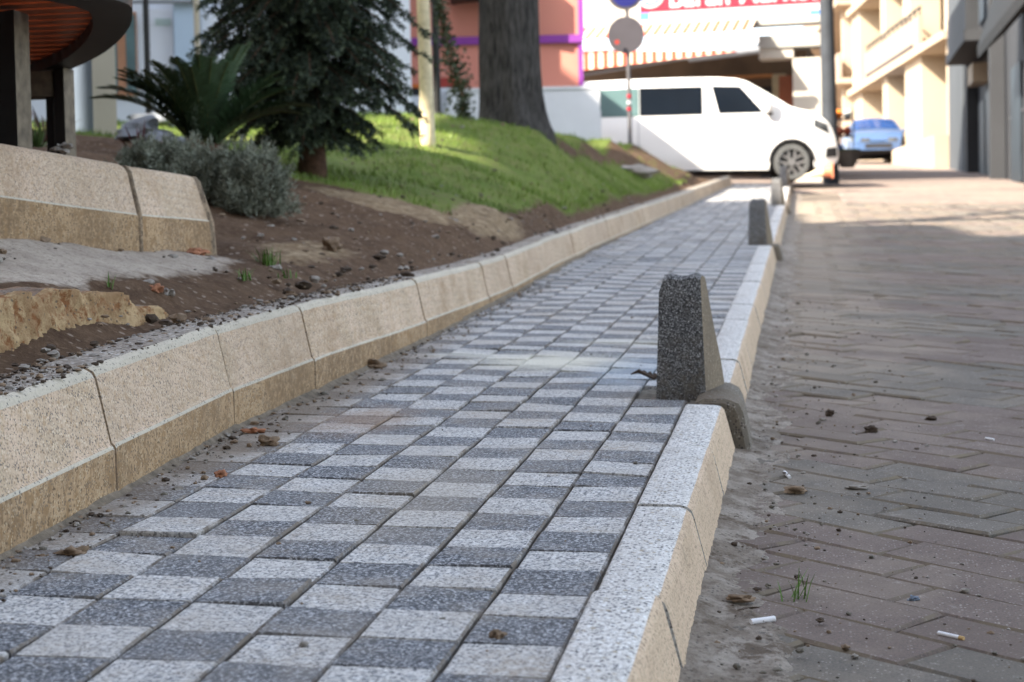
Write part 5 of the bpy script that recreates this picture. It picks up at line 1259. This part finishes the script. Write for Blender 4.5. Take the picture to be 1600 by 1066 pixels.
for x in (-.28, .25):
    for y in (-.2, .17): mb.box(x, y, 0, x + .03, y + .03, 1.45)
mb.build("frame", m_fr, r)
for (x, z, c, n) in ((-.12, 1.13, (.75, .22, .03), 'orange_ball'), (.1, .68, (.35, .08, .04), 'red_sack'), (-.12, .23, (.1, .16, .35), 'blue_sack'), (.12, 1.13, (.4, .42, .4), 'grey_sack'), (-.1, .68, (.4, .12, .06), 'brown_sack')):
    mb = MB(); mb.blob((x, -.02, z + .12), .12, 0, 2, (1, 1, 1.05), .1, int(x * 50)); mb.build(n, plain(n, c, .7), r, smooth=180)

# ------------------------------------------------------------------ buildings up the street
m_cream2 = plain("cream_render", (.40, .32, .23), .75, .06, .6); m_cream3 = plain("pinkish_render", (.33, .245, .185), .75, .06, .6); m_ceil = plain("balcony_soffit", (.50, .43, .31), .8, .05, 1); m_char = plain("charcoal_and_shade", (.036, .038, .042), .7, .15, .6); m_char2 = plain("dark_grey_and_shade", (.03, .032, .036), .7, .15, .6)  # the charcoal tones also carry the far-right building's shade
FA = Facade(1336, 66, 1486, 49.5, 245)
ap = root("apartment_building", "cream apartment house with columns and long balconies on the sunny side of the street", "building")
L = FA.len; zg = at(1480, 250, 49.5).z - .6
mb = MB(); mb.slab(FA, 0, zg, L, zg + 14, -9, -2.2); mb.build("wall", plain("recess_shade_wall", (.15, .115, .07), .8, .1, .6), ap)  # back wall coloured darker for the shade inside the recess
zs1 = FA.hit(1350, 142)[1]; fh = 3.0
for k in range(4):
    z = zs1 + fh * k
    mb = MB(); mb.slab(FA, -.2, z, L + .2, z + .22, -2.2, .25 if k else .25); mb.build("floor_slab", m_ceil if False else m_cream2, ap)
    mb = MB(); s0, s1 = L * .22, L * .80; mb.slab(FA, s0, z + .24, s1, z + 1.15, .08, .22); mb.build("parapet", m_cream3, ap)
    mb = MB(); mb.slab(FA, s0 + .4, z + .30, s1 - .8, z + .38, .225, .26); mb.build("parapet_slot", m_char, ap)
for k, (u0_, u1_) in enumerate(((0, 1.7), (L * .36, L * .36 + .9), (L * .60, L * .60 + 2.6), (L - .5, L))):
    mb = MB(); mb.slab(FA, u0_, zg, u1_, zs1 - .003, -.9, 0); mb.slab(FA, u0_, zs1 + .225, u1_ if k != 2 else u0_ + 1.2, zs1 + 10, -.9, .05); mb.build("column", m_cream2, ap)
for k in range(3):
    z = zs1 + fh * k + .9
    for s in (.04, .24, .44, .62, .84):
        mb = MB(); mb.slab(FA, L * s, z, L * s + 1.3, z + 1.4, -2.197, -2.15); fr_ = mb.build("window", m_char2, ap)
for k in range(3):
    for q_ in range(14):
        mb = MB(); u_ = L * .23 + q_ * (L * .56 / 13); mb.slab(FA, u_, zs1 + fh * k + 1.152, u_ + .05, zs1 + fh * k + 1.38, .12, .17); mb.build("baluster", m_char2, ap)
    mb = MB(); mb.slab(FA, L * .22, zs1 + fh * k + 1.382, L * .80, zs1 + fh * k + 1.43, .11, .18); mb.build("handrail", m_char2, ap)
mb = MB(); mb.slab(FA, L * .2, zg, L * .2 + 2.2, zg + 3.2, -2.197, -2.12); mb.build("door", m_ceil, ap)
mb = MB(); mb.slab(FA, L * .62, zg, L + .1, zg + 1.3, .05, .5); mb.build("garden_parapet", m_cream2, ap)
# further block on the left of it
FB = Facade(1296, 78, 1338, 68, 245)
ap2 = root("apartment_building", "distant pinkish house with stacked balconies seen in the gap beside the shop", "building"); L2 = FB.len
mb = MB(); mb.slab(FB, -12, zg, L2, zg + 16, -10, -1.2); mb.build("wall", m_cream3, ap2)
for k in range(4):
    z = FB.hit(1318, 142)[1] + 3.1 * (k - 0)
    mb = MB(); mb.slab(FB, -12, z, L2 - 1, z + .2, -1.2, .6); mb.build("floor_slab", m_cream2, ap2)
    mb = MB(); mb.slab(FB, -12, z + .22, L2 - 1, z + 1.2, .4, .55); mb.build("parapet", m_cream3, ap2)
mb = MB(); mb.slab(FB, L2 - 3, zg, L2 - 2.4, zg + 16, -1, .2); mb.build("column", m_cream2, ap2)
# far-right building and pier, their shade put into the dark colours
FD = Facade(1483, 49, 1506, 44.5, 245)
mb = MB(); mb.slab(FD, 0, zg - 1, FD.len, zg + 14, -6, 0); o = mb.build("pier", plain("shade_grey_pier", (.06, .068, .075), .8, .1, 1)); tag(o, "tall pier, shade put into its grey, between the cream apartment house and the right-edge building", "pier")  # pier colour darkened to stand in for its shade
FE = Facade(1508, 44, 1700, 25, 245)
db = root("shade_toned_building", "building at the right edge, shade put into its dark grey colour, with a steep dark awning", "building"); zd = at(1600, 240, 34).z - 1.5; L3 = FE.len
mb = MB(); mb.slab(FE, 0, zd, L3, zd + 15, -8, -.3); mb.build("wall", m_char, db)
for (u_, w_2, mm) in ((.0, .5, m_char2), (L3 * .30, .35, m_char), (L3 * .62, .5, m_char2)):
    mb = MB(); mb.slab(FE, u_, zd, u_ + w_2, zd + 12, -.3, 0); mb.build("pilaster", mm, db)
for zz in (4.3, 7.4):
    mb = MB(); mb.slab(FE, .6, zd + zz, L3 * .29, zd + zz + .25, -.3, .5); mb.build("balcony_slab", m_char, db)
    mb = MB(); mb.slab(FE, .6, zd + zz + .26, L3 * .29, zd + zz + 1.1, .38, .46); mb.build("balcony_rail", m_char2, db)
m_shop = plain("shop_glass", (.02, .028, .036), .5, .3, 1)
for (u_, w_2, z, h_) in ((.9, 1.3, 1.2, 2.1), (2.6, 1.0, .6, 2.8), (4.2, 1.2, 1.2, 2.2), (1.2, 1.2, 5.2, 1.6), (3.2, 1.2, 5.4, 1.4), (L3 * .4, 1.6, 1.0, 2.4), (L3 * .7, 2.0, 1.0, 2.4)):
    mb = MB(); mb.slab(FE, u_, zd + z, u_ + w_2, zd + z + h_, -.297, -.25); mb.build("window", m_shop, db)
mb = MB(); mb.slab(FE, 2.2, zd + 3.6, 3.4, zd + 4.05, -.25, .12); mb.build("lit_patch", m_cream2, db)  # cream panel painted in for a sunlit part of the wall
q0 = FE.hit(1572, 50); q1 = FE.hit(1640, 60)
mb = MB(); mb.hexa([FE.P(q0[0], q0[1], 0), FE.P(q1[0] + 3, q0[1], 0), FE.P(q1[0] + 3, q0[1] - .5, .55), FE.P(q0[0], q0[1] - .5, .55), FE.P(q0[0], q0[1] + 1.4, 0), FE.P(q1[0] + 3, q0[1] + 1.4, 0), FE.P(q1[0] + 3, q0[1] - .3, .57), FE.P(q0[0], q0[1] - .3, .57)]); mb.build("awning", plain("black_canvas", (.01, .012, .014), .8), db)
a0 = at(1572, 190, 38); a1 = at(1605, 168, 34); 
mb = MB(); mb.tube([a0, a1], .035, 8); mb.tube([a0, a0 - Vector((0, 0, 1.3))], .03, 8); mb.tube([a1, a1 - Vector((0, 0, 1.5))], .03, 8); o = mb.build("handrail", m_galv, smooth=40); tag(o, "slanting pale handrail in front of the shade-toned building at the right edge", "handrail")
